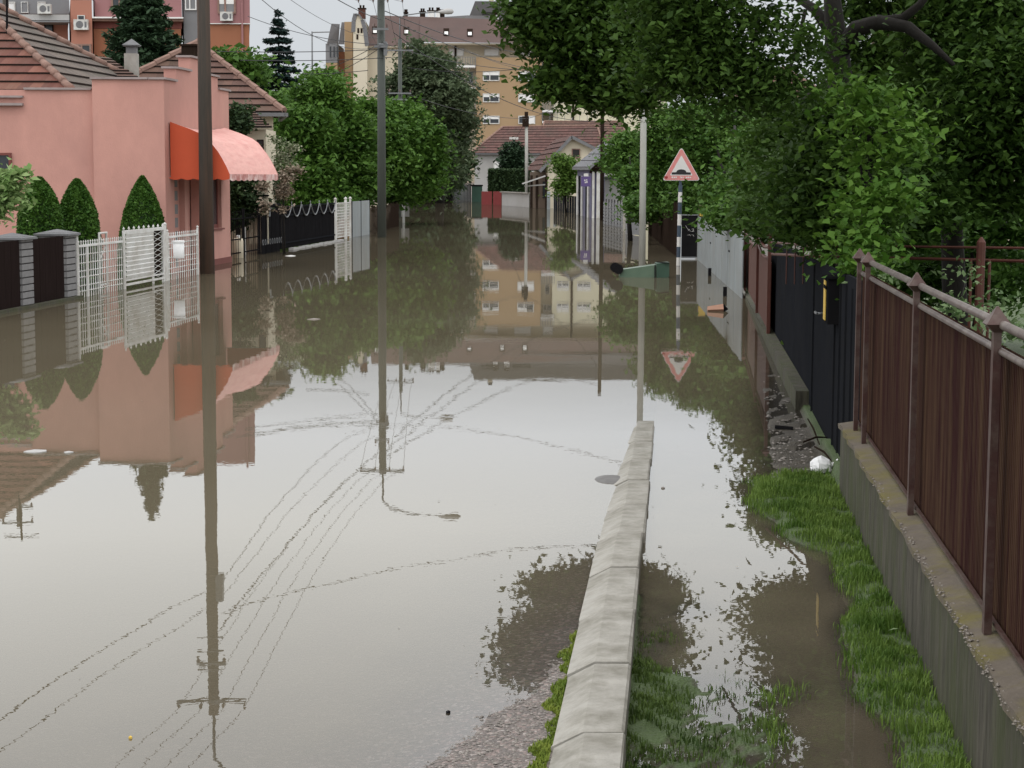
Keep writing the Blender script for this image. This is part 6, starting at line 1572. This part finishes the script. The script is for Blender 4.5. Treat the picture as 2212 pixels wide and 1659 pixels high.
# ------------------------------------------------------------------ odds and ends
def floating_bin():
    c = Wp(1385, 598); Y = c.y
    t = thing('wheelie_bin', 'green wheeled rubbish bin floating on its side, wheels to the left', 'rubbish bin', (c.x, Y, 0))
    a = Dp(1338, 582, Y); b = Dp(1416, 571, Y); e = Dp(1444, 566, Y)
    def sec(p, hw, z0): return [(p.x, Y - hw, z0), (p.x, Y + hw, z0), (p.x, Y + hw * .9, p.z), (p.x, Y - hw * .9, p.z)]
    mb = MB(); s0 = sec(a, .2, -.2); s1 = sec(b, .27, -.25)
    mb.poly(s0); mb.poly(s1[::-1])
    for k in range(4): j = (k + 1) % 4; mb.quad(s0[j], s0[k], s1[k], s1[j])
    mb.build('bin_body', m_greenbin, t)
    mb = MB(); s0 = [(b.x + .005, Y - .30, -.25), (b.x + .005, Y + .30, -.25), (b.x + .005, Y + .28, b.z + .03), (b.x + .005, Y - .28, b.z + .03)]; s1 = [(e.x, Y - .22, .02), (e.x, Y + .22, .02), (e.x, Y + .2, e.z), (e.x, Y - .2, e.z)]
    mb.poly(s0); mb.poly(s1[::-1])
    for k in range(4): j = (k + 1) % 4; mb.quad(s0[j], s0[k], s1[k], s1[j])
    mb.build('lid', mat('dark_green_lid', (.045, .085, .06), .5, .1, 3), t)
    w = Dp(1332, 580, Y)
    mb = MB(); mb.tube([(w.x, Y - .24, w.z), (w.x, Y + .24, w.z)], .02, 8); mb.build('axle', m_black, t)
    for s, xx, zz in ((-1, w.x + .02, w.z), (1, w.x - .02, w.z + .01)):
        mb = MB(); mb.tube([(xx, Y + s * .2, zz), (xx, Y + s * .25, zz)], .10, 16); mb.build('wheel', m_black, t)
    mb = MB(); p = Dp(1415, 572, Y - .28); mb.box(p.x - .01, p.x + .015, Y - .29, Y - .275, -.1, p.z); p = Dp(1443, 568, Y); mb.beam((p.x - .25, Y - .25, p.z + .03), (p.x, Y - .25, p.z + .01), .03, .02); mb.build('handle', m_black, t)
floating_bin()
def misc():
    # plastic bag
    c = Wp(1780, 1010, .05); t = thing('plastic_bag', 'crumpled white plastic bag on the mud beside the mossy wall', 'plastic bag', c)
    n = 14; rows = []; mb = MB()
    for i in range(9):
        f = i / 8; ph = math.pi * f; R = .075 * math.sin(ph) ** .7 + .002
        rows.append([Vector((c.x - .07 * math.cos(ph) - .02, c.y, .055)) + Vector((random.uniform(-.008, .008), R * 1.1 * math.cos(2 * math.pi * k / n) , max(-.03, R * .9 * math.sin(2 * math.pi * k / n)) )) * random.uniform(.85, 1.15) for k in range(n)])
    for i in range(8):
        for k in range(n): mb.quad(rows[i][k], rows[i][(k + 1) % n], rows[i + 1][(k + 1) % n], rows[i + 1][k])
    mb.tube([Vector((c.x + .04, c.y, .06)), Vector((c.x + .07, c.y + .01, .075)), Vector((c.x + .10, c.y, .085))], [.02, .012, .03], 7)
    mb.build('bag', m_bag, t)
    # dark plank
    p = Wp(1693, 922, .02); mb = MB(); mb.beam((p.x - .07, p.y, .02), (p.x + .07, p.y - .03, .012), .06, .02); o = mb.build('dark_plank', m_black, origin=p); tag(o, 'short black plank lying in shallow water near the footing', 'plank')
    # drift sticks
    for i, (x0, y0, x1, y1, lab) in enumerate(((1735, 955, 1790, 945, 'thin twisted stick caught against the dark gate'), (1745, 905, 1770, 960, 'longer thin stick lying down the bank by the footing'), (1760, 965, 1800, 1000, 'bent stick beside the white bag'))):
        a = Wp(x0, y0, .07); b = Wp(x1, y1, .07); m = a.lerp(b, .5) + Vector((0, 0, .02)); mb = MB(); mb.tube([a, m, b], [.006, .008, .004], 6); o = mb.build('drift_stick', m_wood, origin=m); tag(o, lab, 'stick', 'drift sticks by the dark gate')
    # floating carton
    c = Wp(1556, 672); t = thing('floating_carton', 'soggy brown carton with an open end floating by the grey sheets', 'carton', c)
    a = Dp(1528, 669, c.y); b = Dp(1562, 671, c.y); mb = MB(); r = .075
    def dm(x, z, r): return [(x, c.y - r, z), (x, c.y, z - r * .8), (x, c.y + r, z), (x, c.y, z + r)]
    s0 = dm(a.x, .02, .05); s1 = dm(b.x, .035, .075)
    for k in range(4): j = (k + 1) % 4; mb.quad(s0[j], s0[k], s1[k], s1[j])
    mb.poly(s0); mb.build('carton_body', m_card, t)
    mb = MB(); q = Dp(1566, 672, c.y); mb.poly([(q.x - .09, c.y - .01, .035), (q.x - .025, c.y - .01, -.02), (q.x + .05, c.y - .01, .03), (q.x - .02, c.y - .01, .11)]); mb.poly([(q.x - .02, c.y, .11), (q.x + .05, c.y, .03), (q.x - .025, c.y, -.02), (q.x - .09, c.y, .035)]); mb.build('open_end', m_black, t)
    # stone by kerb
    c = Wp(1322, 1036); t = MB(); n = 14
    t.lathe((c.x, c.y, -.03), [(.13, 0), (.135, .015), (.11, .035), (.06, .045), (.005, .048)], 16); t.v = [(c.x + (x - c.x) * 1.0, c.y + (y - c.y) * 1.5, z) for x, y, z in t.v]
    o = t.build('flat_stone', m_stone, origin=c, smooth=True); tag(o, 'flat grey stone breaking the water beside the kerb', 'stone')
    # debris
    for i, (x, y, l, m, nm, lab, cat) in enumerate(((75, 976, .17, m_greywall, 'foam_scrap', 'flat white foam scrap floating at the left, larger one', 'litter'), (148, 978, .07, m_greywall, 'foam_scrap', 'small folded white scrap floating right of the flat one', 'litter'), (628, 553, .30, m_bag, 'plastic_bag', 'white plastic bag floating below the black gate', 'plastic bag'),
                                   (968, 1540, .018, m_black, 'bark_chip', 'tiny black chip floating on the near water', 'chip'), (282, 1595, .012, m_yellow, 'fallen_leaf', 'tiny yellow leaf floating at lower left', 'leaf'), (678, 690, .18, m_stonel, 'foam_scrap', 'small pale scrap floating in the green reflection', 'litter'), (1432, 1055, .03, m_stonel, 'foam_scrap', 'small pale fleck on the puddle beside the kerb', 'litter'))):
        c = Wp(x, y); mb = MB(); k = 9; pts = [(c.x + l / 2 * math.cos(2 * math.pi * q / k) * random.uniform(.7, 1.2), c.y + l * .5 * math.sin(2 * math.pi * q / k) * random.uniform(.6, 1.2), .006) for q in range(k)]; ap_ = Vector((c.x, c.y, .010 + l * .05))
        for q in range(k): mb.poly([pts[q], pts[(q + 1) % k], ap_]); mb.quad((pts[q][0], pts[q][1], -.01), (pts[(q + 1) % k][0], pts[(q + 1) % k][1], -.01), pts[(q + 1) % k], pts[q])
        o = mb.build(nm, m, origin=c); tag(o, lab, cat)
    # large leaf in the grass
    c = Wp(1930, 1370, .09); cc = np.array([[c.x, c.y, .11]]); o = leaf_mesh('fallen_leaf', cc, .045, lm_gplant, origin=c, upb=3, rnd=np.array([1.0])); tag(o, 'pale green fallen leaf lying on the grass strip', 'leaf')
    # leaf caught on the dark gate
    p = Up(1690, 741, 1.03); cc = np.array([[p.x - .01, p.y, p.z]]); o = leaf_mesh('caught_leaf', cc, .09, lm_bright, origin=p, upb=0); tag(o, 'green leaf stuck to the dark steel panel', 'leaf')
misc()
def litter():
    n = 260; pts = []
    while len(pts) < n:
        v = random.uniform(6.5, 42); u = random.uniform(-9.5, .6)
        if gz(u, v) < -.01: pts.append((u + S * v, v, .004))
    o = leaf_mesh('floating_litter', np.array(pts), .014, leaf_mat('soggy_leaf', (.10, .07, .035), (.42, .38, .30), .1), upb=8, rnd=rng.uniform(0, 1, n))
    tag(o, 'tiny leaf bits and flecks floating over the flooded street', 'litter', kind='stuff')
litter()
